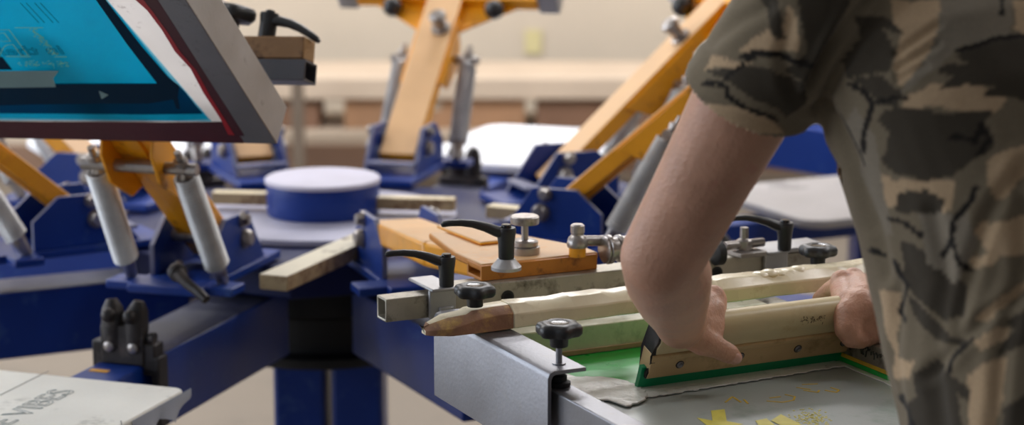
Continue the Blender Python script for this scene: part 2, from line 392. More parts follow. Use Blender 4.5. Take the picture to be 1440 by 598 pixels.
# ================================================================== PRINT HEAD STATIONS
SPR = 'print heads around the carousel'
def arm_pt(az, tilt, s, v, n, piv=(.45, .915)):
    tr = R(tilt); return S(az, piv[0]+s*cos(tr)-n*sin(tr), v, piv[1]+s*sin(tr)+n*cos(tr))
def station(az, tilt, label, length=.62, head=True, springs=True, arm=True, seg=12):
    u, w_ = frame(az)
    t = thing('print_head', label, 'print head', S(az, .49, 0, .848), SPR)
    b = MB(); b.box(S(az, .475, 0, .857), (.30, .125, .014), (u, w_, UP))
    b.box(S(az, .585, 0, .857), (.05, .215, .0135), (u, w_, UP))
    obj('base_plate', b, ['blue', 'blue_edge_light'], t, bevel=.0025)
    for sg in (-1, 1):
        b = MB(); pts = [S(az, r, sg*.047, z) for r, z in ((.375, .864), (.435, .950), (.515, .950), (.56, .912), (.56, .864))]
        b.prism(pts, w_*sg*.009, side=1); obj('side_plate', b, ['blue', 'blue_edge_light'], t, bevel=.0012)
        for (r, z, q) in ((.458, .940, .011), (.45, .908, .014)):
            b = MB(); b.lathe(S(az, r, sg*.056, z), [(q*1.15, 0), (q*1.15, .003)], 20, w_*sg)
            b.lathe(S(az, r, sg*.058, z), [(q, 0), (q, .006), (q*.75, .011)], 6 if q < .012 else 20, w_*sg); obj('bolt', b, 'steel', t)
    b = MB(); b.bar(S(az, .39, -.050, .885), S(az, .39, .050, .885), .03, .006)
    obj('cross_brace', b, 'blue_edge_light', t, bevel=.001)
    b = MB(); b.cyl(S(az, .49, -.051, .915), S(az, .49, .051, .915), .011, n=20); obj('pivot_pin', b, 'steel', t)
    if not arm: return t
    P = lambda s, v, n: arm_pt(az, tilt, s, v, n, (.49, .915))
    d = (P(1, 0, 0)-P(0, 0, 0)).normalized(); nn = (P(0, 0, 1)-P(0, 0, 0)).normalized()
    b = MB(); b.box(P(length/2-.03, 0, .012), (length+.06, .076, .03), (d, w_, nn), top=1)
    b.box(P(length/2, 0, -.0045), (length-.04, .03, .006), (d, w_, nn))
    obj('arm', b, ['yellow', 'yellow_dust_sheen'], t, bevel=.004)
    for sg in (-1, 1):
        b = MB()
        pts = [P(s, sg*.0385, n) for s, n in ((.14, .02), (.32, .02), (.29, -.03), (.24, -.048), (.17, -.03))]
        b.prism(pts, w_*sg*.005)
        obj('arm_gusset', b, 'yellow', t, bevel=.001)
    b = MB(); b.lathe(P(length*.72, -.012, .027), [(.02, 0), (.02, .006), (.013, .007), (.013, .03), (.018, .031), (.018, .04), (.012, .045)], 20, nn)
    obj('stop_bolt', b, 'steel', t)
    if springs:
        sp_s = .245
        b = MB(); b.cyl(P(sp_s, -.095, -.02), P(sp_s, .095, -.02), .0095, n=16); obj('spring_rod', b, 'steel', t)
        for sg in (-1, 1):
            p1 = P(sp_s, sg*.072, -.02); p0 = S(az, .585, sg*.078, .878)
            dd = (p1-p0).normalized()
            b = MB(); b.helix(p0+dd*.02, p1-dd*.012, .0175, .0026, (p1-p0).length/.0072, seg)
            sp = obj('spring', b, 'spring_steel', t)
            b = MB(); b.cyl(p0-dd*.014, p0+dd*.025, .009, .013, 16); obj('spring_hook', b, 'steel', sp)
            b = MB(); b.lathe(p1-dd*.02, [(.013, 0), (.009, .016), (.0055, .017), (.0055, .028), (.011, .0285), (.011, .037), (.0055, .038), (.0055, .052)], 12, dd); obj('spring_hook', b, 'steel', sp)
    if head:
        b = MB(); b.box(P(length, 0, .012), (.045, .40, .03), (d, w_, nn))
        b.prism([P(length-.02, -.16, -.002), P(length-.02, .16, -.002), P(length-.10, .04, -.002), P(length-.10, -.04, -.002)], nn*.006)
        obj('head_crossbar', b, 'yellow', t, bevel=.003)
        for sg in (-1, 1):
            b = MB(); c = P(length-.045, sg*.112, .02)
            b.ball(c, .021); b.cyl(c, P(length-.01, sg*.112, .012), .006); k = obj('ball_knob', b, 'black_plastic', t)
        for sg in (-1, 1):
            b = MB(); b.box(P(length+.0, sg*.222, .01), (.04, .045, .05), (d, w_, nn)); obj('end_clamp', b, 'alu', t, bevel=.003)
    return t

station(-18, 41, 'raised yellow arm with two springs holding the blue screen', .6, head=False, seg=16)
station(-58, 41, 'yellow arm print head at the left edge, nearer of the two there', .6, head=False)
station(-110, 41, 'yellow arm print head at upper left behind the nearer left one', .6, head=False)
station(-157, 41, 'print head behind the corner of the blue screen, left of the hub cap', .5, head=False)
station(165, 39.5, 'raised yellow arm behind the hub cap with black ball knobs', .40)
station(112, 42, 'raised yellow arm right of centre, farther of the two', .44)
station(66, 41, 'yellow arm print head partly hidden by the forearm', .62, head=False, seg=16)

# ---- front station, arm lowered
t0 = station(20, 0, 'lowered front print head with orange bracket clamping the printing screen', arm=False)
# its arm: from pivot toward the clamp head
A0 = S(20, .46, 0, .918); A1 = L(.93, -.165, .985); A2 = L(1.10, -.165, 1.005)
dr = (A1-A0).normalized(); sd = UP.cross(dr).normalized()
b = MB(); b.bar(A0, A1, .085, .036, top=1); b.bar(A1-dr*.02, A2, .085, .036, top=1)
obj('arm', b, ['yellow', 'yellow_dust_sheen'], t0, bevel=.006)
b = MB()
pl = [L(.96, -.215, 1.0), L(1.09, -.236, 1.0), L(1.17, -.236, 1.0), L(1.17, -.068, 1.0), L(1.13, -.068, 1.0), L(1.0, -.12, 1.0)]
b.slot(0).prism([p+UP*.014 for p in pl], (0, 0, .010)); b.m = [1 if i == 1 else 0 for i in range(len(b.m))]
o = obj('head_plate', b, ['orange_box', 'yellow_dust_sheen'], t0, bevel=.003)
b = MB(); b.hollow(L(1.152, -.237, 1.0125), L(1.152, -.072, 1.0125), .044, .0195, .004); obj('head_channel', b, 'orange_box', t0, bevel=.001)
# raised ridge on the plate
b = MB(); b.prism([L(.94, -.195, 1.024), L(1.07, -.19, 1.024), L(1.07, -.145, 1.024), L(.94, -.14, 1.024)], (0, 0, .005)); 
b.m = [1 if i == 1 else 0 for i in range(len(b.m))]; obj('rib_plate', b, ['yellow', 'yellow_dust_sheen'], t0, bevel=.004)
k0 = onz(738, 352, 1.028)
b = MB(); b.lathe(k0, [(.019, -.006), (.0195, 0), (.0195, .005), (.016, .006), (.017, .007), (.017, .012), (.014, .014)], 32); obj('washer', b, 'steel', t0)
b = MB(); b.lathe(k0, [(.0045, 0), (.0045, .036)], 16); obj('adjusting_rod', b, 'steel', t0)
b = MB(); b.lathe(k0+UP*.034, [(.010, 0), (.018, .001), (.0185, .003), (.0185, .010), (.017, .0115)], 40); obj('adjusting_knob', b, 'steel', t0)
k1 = onz(812, 356, 1.026)
b = MB(); b.lathe(k1-UP*.004, [(.011, 0), (.011, .012)], 24); obj('spacer', b, 'yellow', t0)
b = MB(); b.lathe(k1+UP*.008, [(.013, 0), (.014, .004), (.012, .012), (.008, .016), (.008, .018), (.009, .019), (.009, .028), (.007, .03)], 24)
b.cyl(k1+UP*.016, k1+UP*.012+EV*.045, .007, n=16); obj('stop_bolt', b, 'steel', t0)
b = MB(); c0 = k1+EV*.03+EU*.015+UP*.004
for q, (r, h_) in enumerate(((.017, .004), (.019, .006), (.015, .01), (.018, .005), (.0155, .012))):
    off = sum(h for _, h in ((.017, .004), (.019, .006), (.015, .01), (.018, .005), (.0155, .012))[:q])
    b.lathe(c0+EV*off, [(r*.93, 0), (r, .0008), (r, h_-.0008), (r*.93, h_)], 32, EV)
obj('roller', b, 'steel', t0)
b = MB(); b.lathe(c0+EV*.0371, [(.009, 0), (.009, .0006)], 20, EV); obj('roller_bore_shade', b, 'hole_shade', t0)

# ---- adjustable clamping lever and star knob
def lever(base, az, parent, s=1.0, up=UP, fl=1):
    dirn = V((cos(R(az)), sin(R(az)), 0)); up = V(up).normalized(); dirn = (dirn-up*dirn.dot(up)).normalized()
    side = up.cross(dirn)
    b = MB(); b.lathe(base, [(.0085*s, 0), (.0093*s, .002*s), (.0098*s, .020*s), (.0115*s, .032*s), (.0118*s, .036*s), (.0108*s, .0385*s)], 28, up)
    pts = []; rad = []
    for (x, z, r) in ((0, .030, .0085), (.012, .0345, .0085), (.025, .040, .0072), (.040, .0445, .0060), (.055, .0465, .0052), (.068, .0465, .0048), (.075, .0455, .0045), (.078, .044, .0025)):
        pts.append(base+dirn*x*s+up*z*s); rad.append(r*s)
    b.sweep(pts, rad, 16, True, .8)
    lv = obj('clamping_lever', b, 'black_plastic', parent, smooth=50)
    b = MB(); b.lathe(base+up*.0385*s, [(.0062*s, 0), (.0062*s, .003*s), (.0055*s, .004*s)], 20, up); obj('lever_screw', b, 'black_gloss', lv)
    return lv
def star_knob(base, parent, s=1.0, up=UP, stem=.02, name='star_knob', lobes=6):
    # base = underside of the knob's neck
    up = V(up).normalized()
    b = MB(); b.lathe(base, [(.0095*s, 0), (.0100*s, .001*s), (.0105*s, .010*s), (.012*s, .0115*s, .2), (.022*s, .013*s, 1), (.0243*s, .016*s, 1), (.0245*s, .022*s, 1), (.0225*s, .0255*s, .9), (.0165*s, .0275*s, .5), (.012*s, .027*s), (.0105*s, .0262*s)],
                    60, up, lobes, .085)
    k = obj(name, b, 'black_plastic', parent, smooth=45)
    b = MB(); b.lathe(base+up*.0262*s, [(.0104*s, 0), (.0104*s, .0008*s), (.0085*s, .0002*s)], 30, up); obj('knob_cap', b, 'black_gloss', k)
    if stem:
        b = MB(); b.lathe(base-up*stem, [(.0036*s, 0), (.0036*s, stem+.001)], 14, up); obj('threaded_stem', b, 'alu_bright', k)
    return k

# ================================================================== FRONT SCREEN
MZ = .928
fr = thing('printing_screen', 'aluminium framed screen with green and white ink under the squeegee', 'screen', L(1.55, -.1, .925))
b = MB()
b.hollow(L(1.27, -.307, .945), L(1.84, -.307, .945), .03, .04, .003); o = obj('frame_rail', b, 'alu_bright', fr, bevel=.0015); lab(o, 'clean bright aluminium rail on the left')
b = MB(); b.bar(L(1.284, -.29, .945), L(1.284, .108, .945), .03, .04); o = obj('frame_rail', b, 'rail_green', fr, bevel=.0015); lab(o, 'rear rail stained greenish')
b = MB(); b.bar(L(1.27, .123, .945), L(1.84, .123, .945), .03, .04); o = obj('frame_rail', b, 'alu_dirty', fr, bevel=.0015)
b = MB(); b.bar(L(1.825, -.29, .945), L(1.825, .108, .945), .03, .04); o = obj('frame_rail', b, 'alu', fr, bevel=.0015)
b = MB(); b.prism([L(1.30, -.292, MZ-.001), L(1.30, .108, MZ-.001), L(1.81, .108, MZ-.001), L(1.81, -.292, MZ-.001)], (0, 0, .001)); obj('screen_mesh', b, 'mesh_grey', fr)
def decal(pts, z, h=.0004): 
    q = MB(); q.prism([onz(x, y, z) for x, y in pts], (0, 0, h)); return q
def onmesh(pts, z=MZ, clip=True):
    out = []
    for x, y in pts:
        p = onz(x, y, z)
        dx = p-HUB; r = dx.dot(EU); v = dx.dot(EV)
        out.append(L(max(1.301, min(1.808, r)), max(-.291, min(.107, v)), z))
    return out
# green ink between rear rail and squeegee
b = MB(); b.prism([L(1.300, -.291, MZ+.0003), L(1.300, .107, MZ+.0003), L(1.44, .107, MZ+.0003), L(1.443, -.16, MZ+.0003), L(1.415, -.2, MZ+.0003), L(1.41, -.25, MZ+.0003), L(1.36, -.291, MZ+.0003)], (0, 0, .0012))
o = obj('ink_puddle', b, 'ink_green', fr, bevel=.0004); lab(o, 'green ink band')
b = MB()
rnd = random.Random(3)
ring = []
for i in range(56):
    t = 2*pi*i/56
    rr = 1.446+.062*sin(t)*(1+.10*rnd.random())-(.02 if cos(t) < 0 else -.01); vv = -.222+.050*cos(t)*(1+.12*rnd.random())
    ring.append(L(rr, max(-.290, vv), MZ+.0014))
b.prism(ring, (0, 0, .0022))
o = obj('ink_puddle', b, 'ink_white', fr, bevel=.0008); lab(o, 'white ink puddle')
b = MB(); e0 = []; e1 = []
for i in range(61):
    v = -.20+.30*i/60; e0.append(L(1.452, v, MZ+.0014)); e1.append(L(1.499-.016*i/60+.005*rnd.random(), v, MZ+.0014))
b.prism(e0+e1[::-1], (0, 0, .0012)); o = obj('ink_trail', b, 'ink_white', fr); lab(o, 'white ink line in front of the blade')
b = MB(); e0 = []; e1 = []
for i in range(31):
    r = 1.46+.34*i/30; e0.append(L(r, .107, MZ+.0004)); e1.append(L(r, .098+.002*rnd.random(), MZ+.0004))
b.prism(e0+e1[::-1], (0, 0, .0012)); o = obj('ink_trail', b, 'ink_white', fr); lab(o, 'white ink edge by the right rail')
for (z0, z1, m, l) in ((.930, .9355, 'ink_green', 'green ink stripe'), (.9360, .9405, 'ink_yellow_line', 'yellow ink stripe')):
    b = MB(); b.prism([L(1.45, .1078, z0), L(1.80, .1078, z0), L(1.80, .1078, z1), L(1.45, .1078, z1)], -EV*.0012); o = obj('ink_stripe', b, m, fr); lab(o, l)
b = MB(); b.bar(L(1.3005, -.29, .9335), L(1.3005, .105, .9335), .0035, .005); o = obj('glue_line', b, 'line_brown', fr); 
# marker scribble on the right rail
b = MB()
for i in range(34):
    v0 = L(1.475+.0032*i, .1085-.0012, .955+.004*rnd.random()); v1 = v0+EU*.0035*rnd.uniform(-.6, 1.2)+UP*rnd.uniform(-.010, .006)
    if v1.z > .963: v1.z = .963
    b.bar(v0, v1, .0012, .0018, up=EV)
obj('marker_scribble', b, 'marker_ink', fr)
# yellow artwork seen in the mesh: block letters and fine outline letters
b = MB()
for poly in ([(1000, 578), (1019, 576), (1023, 598), (1003, 600)], [(980, 588), (1002, 592), (1024, 593), (1045, 597), (1020, 603), (1000, 603)],
             [(1084, 592), (1098, 583), (1118, 593), (1134, 601), (1110, 604)], [(1062, 592), (1078, 589), (1092, 600), (1070, 603)]):
    b.prism([p for p in onmesh(poly, MZ+.0002+.00012*len(b.v)/8)], (0, 0, .0003))
for i in range(150):
    x = rnd.gauss(1142, 14); y = rnd.gauss(590, 6)
    p = onz(x, y, MZ+.0002); b.box(p, (.0018, .0022, .0004), (EV, EU, UP))
obj('stencil_artwork', b, 'ink_yellow', fr)
b = MB()
for pl_ in ([(1020, 566), (1030, 558), (1042, 566)], [(1046, 562), (1052, 568)], [(1078, 564), (1100, 566), (1116, 563), (1118, 558), (1104, 555)], [(1082, 560), (1098, 558)],
            [(1130, 549), (1150, 552), (1152, 549)], [(1120, 545), (1140, 548)], [(1160, 549), (1176, 552), (1180, 549), (1168, 545)], [(1128, 541), (1150, 540)]):
    for a_, c_ in zip(pl_[:-1], pl_[1:]): b.bar(onz(*a_, MZ+.0003), onz(*c_, MZ+.0003), .0022, .0003)
obj('stencil_outline', b, 'ink_yellow_line', fr)

# ================================================================== SCREEN CLAMP (long tube with levers and knobs)
cl = thing('screen_clamp', 'long square tube clamp bar with black levers across behind the screen', 'clamp', L(1.17, -.1, .965))
b = MB(); b.hollow(L(1.17, -.296, .984), L(1.17, .205, .984), .04, .037, .003); obj('clamp_tube', b, 'alu_dirty', cl, bevel=.0015)
b = MB(); b.hollow(L(1.176, -.374, .983), L(1.176, -.25, .983), .029, .029, .003); o = obj('inner_tube', b, 'alu_dirty', cl, bevel=.0012)
b = MB(); b.hollow(L(1.17, .16, .983), L(1.17, .25, .983), .029, .029, .003); obj('inner_tube', b, 'alu_dirty', cl, bevel=.0012)
for px, py in ((714, 418), (1008, 384)):
    p = onplane(px, py, L(1.1905, 0, 0), EU)
    b = MB(); b.lathe(p-EU*.001, [(.0088, 0), (.0088, .0015), (.0062, .0016)], 28, EU); h_ = obj('bolt_hole', b, 'rubber_and_shade', cl)
    b = MB(); b.lathe(p+EU*.0006, [(.0058, 0), (.0058, .0003)], 24, EU); obj('hole_recess_shade', b, 'hole_shade', h_)
for px, py, lv in ((633, 408, 1), (1106, 356, 1)):
    p = onz(px, py, 1.008); c = p
    r = (c-HUB).dot(EU); v = (c-HUB).dot(EV)
    b = MB(); b.box(L(1.165, v, 1.0045), (.075, .034, .004), (EU, EV, UP)); b.box(L(1.194, v, .986), (.006, .036, .036), (EU, EV, UP))
    b.box(L(1.19, v+.004, .972), (.02, .02, .02), (EU, EV, UP))
    obj('clamp_block', b, 'alu', cl, bevel=.0015)
LV1 = lever(onz(628, 403, 1.006), 180+14, cl, .98)
LV3 = lever(onz(1103, 352, 1.006), 180+8, cl, .98)
pb = onz(712, 378, 1.024)
b = MB(); b.lathe(pb-UP*.001, [(.019, 0), (.019, .004), (.012, .012), (.011, .014)], 28); obj('cone_washer', b, 'alu', cl)
LV2 = lever(pb+UP*.012, 180+12, cl, 1.05)
# right group: pressing knob, roller and nuts
b = MB(); b.box(L(1.165, .235, 1.003), (.05, .075, .006), (EU, EV, UP)); obj('end_plate', b, 'alu', cl, bevel=.001)
kb = onz(1150, 372, 1.008)
star_knob(kb, cl, .95, stem=0)
b = MB()
c = onz(1003, 357, 1.012); b.lathe(c, [(.012, 0), (.016, .002), (.016, .012), (.012, .014)], 28, EV); obj('roller', b, 'rubber_and_shade', cl)
b = MB(); c = onz(1046, 356, 1.004)
b.box(c+UP*.002, (.05, .04, .006), (EU, EV, UP)); b.lathe(c+UP*.005, [(.011, 0), (.011, .012), (.008, .014), (.006, .015), (.006, .03)], 6); b.cyl(c+UP*.012-EV*.03, c+UP*.012+EV*.03, .006)
obj('hex_bolt', b, 'steel', cl, bevel=.0005)

# side bracket with knob
sb = thing('side_bracket', 'long folded aluminium bracket gripping the left frame rail, with knob', 'bracket', L(1.39, -.33, .90))
b = MB()
prof = []
z1 = .990; v0 = -.3335
outer = [(v0, .885), (v0, z1-.008), (v0+.0023, z1-.0023), (v0+.008, z1), (v0+.047, z1)]
inner = [(v0+.047, z1-.0045), (v0+.010, z1-.0045), (v0+.0062, z1-.0062), (v0+.0045, z1-.010), (v0+.0045, .885)]
pr_ = [L(1.243, v, z) for v, z in outer+inner]
b.prism(pr_, EU*(1.548-1.243)); obj('bracket_plate', b, 'alu_bright', sb, bevel=.0006, smooth=50)
kp = onz(786, 512, z1); kp = L((kp-HUB).dot(EU), -.307, z1)
star_knob(kp+UP*.020, sb, 1.0, stem=.048)
b = MB(); b.lathe(kp+UP*.0, [(.0075, 0), (.0075, .0015), (.004, .0016)], 24); obj('washer', b, 'alu_bright', sb)
b = MB(); b.lathe(kp-UP*.0250, [(.0125, 0), (.013, .001), (.013, .005), (.009, .0065), (.009, .012), (.007, .0125), (.006, .018), (.0075, .0185), (.0075, .0203)], 28); obj('rubber_foot', b, 'rubber_and_shade', sb)

# wooden bar across
wb = thing('wooden_bar', 'long cream painted wooden bar with chipped left end lying across the screen', 'bar', L(1.345, -.08, .991))
def woodbar(v0, v1, m, name, h=.027, dz=0):
    b = MB(); n = max(4, int((v1-v0)/.02)); rings = []
    for i in range(n+1):
        v = v0+(v1-v0)*i/n; j = .0012*sin(v*60)+.0008*sin(v*143)
        rings.append([L(1.325+j, v, .9915), L(1.366+j, v, .9915), L(1.366+j, v, .9915+h*.62), L(1.354+j, v, .9915+h+j+dz), L(1.331+j, v, .9915+h+j+dz), L(1.325, v, .9915+h*.8)])
    vs = [p for r_ in rings for p in r_]; fs = []
    for i in range(n):
        for k in range(6): fs.append((i*6+k, i*6+(k+1) % 6, (i+1)*6+(k+1) % 6, (i+1)*6+k))
    fs += [tuple(range(6)), tuple(n*6+k for k in range(6))]
    b.add(vs, fs); return obj(name, b, m, wb, bevel=.0015)
lab(woodbar(-.286, .30, 'cream_tape', 'taped_bar'), 'smooth cream taped length')
b = MB()
# chipped tapering end
def ringe(v, r0, r1, z0, z1, c): return [L(r0, v, z0), L(r1, v, z0), L(r1, v, z1-c), L(r1-.012, v, z1), L(r0+.006, v, z1), L(r0, v, z1-.005)]
rg = [ringe(-.392, 1.341, 1.352, .9925, 1.0005, .003), ringe(-.386, 1.333, 1.358, .9915, 1.004, .006), ringe(-.365, 1.327, 1.366, .9915, 1.010, .010), ringe(-.342, 1.326, 1.367, .9915, 1.012, .007),
      ringe(-.335, 1.326, 1.367, .9915, 1.0155, .009), ringe(-.31, 1.326, 1.3665, .9915, 1.017, .008), ringe(-.286, 1.325, 1.3662, .9915, 1.0175, .008)]
vs = [p+V((0, 0, random.uniform(-.0006, .0006))) for r_ in rg for p in r_]; fs = []
for i in range(len(rg)-1):
    for k in range(6): fs.append((i*6+k, i*6+(k+1) % 6, (i+1)*6+(k+1) % 6, (i+1)*6+k))
fs += [tuple(range(6)), tuple((len(rg)-1)*6+k for k in range(6))]
b.add(vs, fs); b.m = [1 if (i % 6) in (1, 2) or i < 6 else 0 for i in range(len(fs))]
lab(obj('raw_end', b, ['wood_cream', 'wood_end'], wb, bevel=.0008), 'chipped raw brown wooden end')
star_knob(L((onz(668, 432, 1.02)-HUB).dot(EU), (onz(668, 432, 1.02)-HUB).dot(EV), 1.021), cl, .95, stem=0)

# loose plastic bump on the tape
b = MB(); p = L(1.345, .085, 1.0165)
for i in range(5): b.ball(p+EV*(.014*i-.02), .008, (1.6, 1.5, .55+.2*sin(i*2)), 12)
o = obj('wrinkled_tape', b, 'cream_tape', wb)

# ================================================================== SQUEEGEE
sq = thing('squeegee', 'wooden squeegee with green blade held in both hands', 'squeegee', L(1.459, -.03, .929))
lean = V((0, 0, 0))+UP*cos(R(22))+EU*sin(R(22)); fn = EU*cos(R(22))-UP*sin(R(22))   # up the squeegee, and its near face normal
sv0, sv1 = -.174, .128
def SQ(v, h, n): return L(1.459, v, .9305)+lean*h+fn*n
def profbar(prof, v0, v1, m, name, bevel=.001, sk=0, mslots=None):
    b = MB(); b.prism([SQ(v0, h, n) for h, n in prof], EV*(v1-v0)); return obj(name, b, m, sq, bevel=bevel, smooth=50)
profbar([(0, -.0035), (0, .0035), (.030, .0035), (.030, -.0035)], sv0, sv1, 'blade_green', 'rubber_blade', .0005)
profbar([(.0165, -.0125), (.0165, .0080), (.022, .0095), (.042, .0100), (.043, .0112), (.049, .0118), (.0505, .0100), (.0505, -.0135)], sv0+.006, sv1, 'squeegee_lower', 'blade_holder')
pr2 = [(.0508, -.0135), (.0508, .0095)]
pr2 += [(.057, .0098), (.063, .0118), (.069, .0142), (.076, .0150), (.083, .0140), (.0885, .0110), (.092, .006), (.093, 0), (.092, -.006), (.0885, -.0115), (.083, -.0140), (.072, -.0145), (.060, -.013)]
profbar(pr2, sv0+.010, sv1-.002, 'squeegee_wood', 'handle', .0008)
for v in (-.128, -.046, .034, .10):
    b = MB(); b.lathe(SQ(v, .033, .0096), [(.0040, 0), (.0044, .0012), (.0032, .0024), (.0016, .0012)], 20, fn); o = obj('screw', b, 'alu_bright', sq)
    b = MB(); b.lathe(SQ(v, .033, .0093), [(.0054, 0), (.0054, .0008)], 20, fn); obj('screw_recess', b, 'rust_black', o)
b = MB(); vs = [(.0165, -.0125), (.0165, .0075), (.026, .0095), (.034, .0070), (.040, .0100), (.050, .0095), (.060, .0085), (.07, .0130), (.084, .0125), (.092, 0), (.084, -.0135), (.05, -.0135)]
b.prism([SQ(sv0+.0065-.004*((i*7) % 3)/2*(h < .07), h, n) for i, (h, n) in enumerate(vs)], EV*.0075); lab(obj('end_face', b, 'rust_black', sq, bevel=.0008), 'blackened chipped left end')
b = MB(); sr = random.Random(8)
for i in range(42):
    v = .022+.034*sr.random(); h = .079+sr.gauss(0, .0022)
    a = SQ(v, h, .0151); q = SQ(v+sr.uniform(-.002, .003), h+sr.uniform(-.0035, .0035), .0151); b.bar(a, q, .0006, .0004, up=fn)
obj('faded_stamp', b, 'stamp_ink', sq)

# ================================================================== RAISED BLUE SCREEN
AZ1 = -18; T1 = 41
Kc = at(390, 203, 2.94)
u1, w1 = frame(AZ1); w1 = (w1+V((0, .0, 0.012))).normalized()
d1 = (u1*cos(R(T1))+UP*sin(R(T1))).normalized(); w1 = (w1+V((0, .012, .018))).normalized(); n1 = w1.cross(d1).normalized()
if n1.z < 0: n1 = -n1
d1 = (d1-w1*d1.dot(w1)).normalized()
def K(a, s, n): return Kc-w1*a+d1*s+n1*n      # a leftwards along the lower edge, s up the screen, n above the underside
def onK(px, py, n=0): return onplane(px, py, Kc+n1*n, n1)
WID, LEN, RT = .56, .70, .062
bs = thing('printing_screen', 'raised screen with bright blue mesh at upper left', 'screen', Kc)
fw = .05
b = MB(); b.slot(0).box(K(fw/2, LEN/2, RT/2), (LEN, fw, RT), (d1, w1, n1))
bmv = b
# underside (facing camera below) gets darker aluminium with the shade painted in
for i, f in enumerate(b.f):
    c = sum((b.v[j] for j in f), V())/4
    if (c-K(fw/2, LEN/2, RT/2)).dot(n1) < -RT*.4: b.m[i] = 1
lab(obj('frame_rail', b, ['alu', 'alu_shaded'], bs, bevel=.0015), 'aluminium rail on the right, shade painted on its underside')
b = MB(); b.box(K(WID-fw/2, LEN/2, RT/2), (LEN, fw, RT), (d1, w1, n1)); obj('frame_rail', b, 'alu', bs, bevel=.0015)
b = MB(); b.box(K(WID/2, .018, RT/2), (.036, WID-2*fw, RT), (d1, w1, n1)); lab(obj('frame_rail', b, 'maroon', bs, bevel=.001), 'lower rail stained maroon')
b = MB(); b.box(K(WID/2, LEN-.018, RT/2), (.036, WID-2*fw, RT), (d1, w1, n1)); obj('frame_rail', b, 'alu', bs, bevel=.0015)
def ks(px, py):
    q = onK(px, py)-Kc; return -q.dot(w1), q.dot(d1)
AL = WID-fw                          # the coatings run on to the far rail and the far end, out of the photo
def far_(px, py, da=0): return (V((AL-da, ks(px, py)[1], 0)),)
def top_(px, py, ds=0): return (V((ks(px, py)[0], LEN-.036-ds, 0)),)
def cor_(da=0, ds=0): return (V((AL-da, LEN-.036-ds, 0)),)
def flat(pts, off, m, name, label=None, thick=.0006):
    def pos(q): return K(q[0].x, q[0].y, 0) if len(q) == 1 else onK(*q)
    b = MB(); b.add([pos(q)-n1*off for q in pts], [tuple(range(len(pts)))]); o = obj(name, b, m, bs)
    if label: lab(o, label)
    return o
b = MB(); b.add([K(fw-.001, .03, .001), K(WID-fw+.001, .03, .001), K(WID-fw+.001, LEN-.03, .001), K(fw-.001, LEN-.03, .001)], [(0, 1, 2, 3)]); obj('screen_mesh', b, 'screen_white', bs)
# glue and coatings on the underside, from right to left
flat([top_(196, -4), top_(222, -4), (344, 191), (328, 191), (316, 170), (290, 130), (272, 96), (250, 72), (232, 42), (212, 14), (196, -4)], .0002, 'maroon', 'glue_band', 'dark maroon strip beside the right rail')
flat([top_(188, -3), top_(200, -3), (200, -3), (207, 6), (215, 16), (236, 45), (254, 73), (276, 98), (294, 132), (318, 170), (330, 190), (321, 189), (311, 168), (286, 130), (268, 96), (246, 72), (228, 42), (207, 14), (198, 6), (188, -3)], .0006, 'red_glue', 'glue_edge', 'wavy red glue line')
flat([far_(-60, 169), (0, 170), (60, 171), (150, 171), (230, 172), (312, 171), (334, 191), (150, 189.5), far_(-60, 188)], .0003, 'maroon', 'glue_band', 'maroon band along the lower edge')
flat([cor_(.05, .05), top_(152, 0, .05), (152, 0), (298, 170), far_(-60, 168, .05)], .0010, 'cyan_pale', 'coating_edge', 'pale blue rim of the coating')
flat([cor_(.06, .06), top_(150, 0, .06), (150, 0), (160, 10), (240, 108), (294, 166), (250, 168), far_(-60, 164, .06)], .0018, 'cyan_film', 'emulsion', 'bright cyan emulsion')
flat([far_(-60, 116, .06), (222, 115), (250, 116), (262, 128), (276, 146), (286, 158), (200, 159), (100, 158), far_(-60, 157, .06)], .0026, 'cyan_dark', 'emulsion_band', 'dark teal band of emulsion')  # darker teal band within the coating
flat([top_(138, 0, .1), top_(152, 0, .1), (152, 0), (200, 62), (238, 106), (253, 118), (251, 134), (254, 151), (249, 150), (244, 137), (228, 140), (210, 143), (150, 143), (60, 144), far_(-60, 146, .08), far_(-60, 118, .08), (0, 117), (110, 116), (222, 115), (212, 102), (180, 60), (138, 0)], .0034, 'navy_film', 'dark_tape', 'near black bent band in the blue')
flat([(-60, 97), (84, 96), (76, 107), (80, 119), (-60, 121)], .0042, 'grey_tape', 'tape_strip', 'grey strip of tape')
flat([(140, 124), (154, 130), (144, 136)], .0042, 'grey_tape', 'tape_scrap')
flat([(-10, 78), (4, 78), (18, 96), (-4, 96)], .0024, 'navy_film', 'tape_mark')
b = MB()
pR = onK(49, 74, 0)-n1*.0045; exr = (onK(8, 75, 0)-onK(49, 74, 0)).normalized(); eyr = (onK(42, 36, 0)-onK(70, 74, 0)).normalized()
hR = (onK(30, 35, 0)-onK(49, 74, 0)).length
text(b, 'R', hR*1.35, pR, exr*1.25, eyr, .0006)
for k in range(2):
    q0 = onK(14, 77-42*k+(0 if k == 0 else 0), 0)-n1*.0045
seg_ = [((10, 75.5), (44, 76)), ((78, 76), (95, 76)), ((22, 35), (62, 35))]
for (a, c) in seg_: b.bar(onK(*a)-n1*.0045, onK(*c)-n1*.0045, .0012, .0004, up=n1)
sr = random.Random(5)
for i in range(60):
    x = 26+72*sr.random(); y = 86+sr.gauss(0, 2.2)+(.0 if x < 80 else (x-80)*.1)
    b.bar(onK(x, y)-n1*.0045, onK(x+sr.uniform(1, 4), y+sr.uniform(-2.5, 2.5))-n1*.0045, .0007, .0004, up=n1)
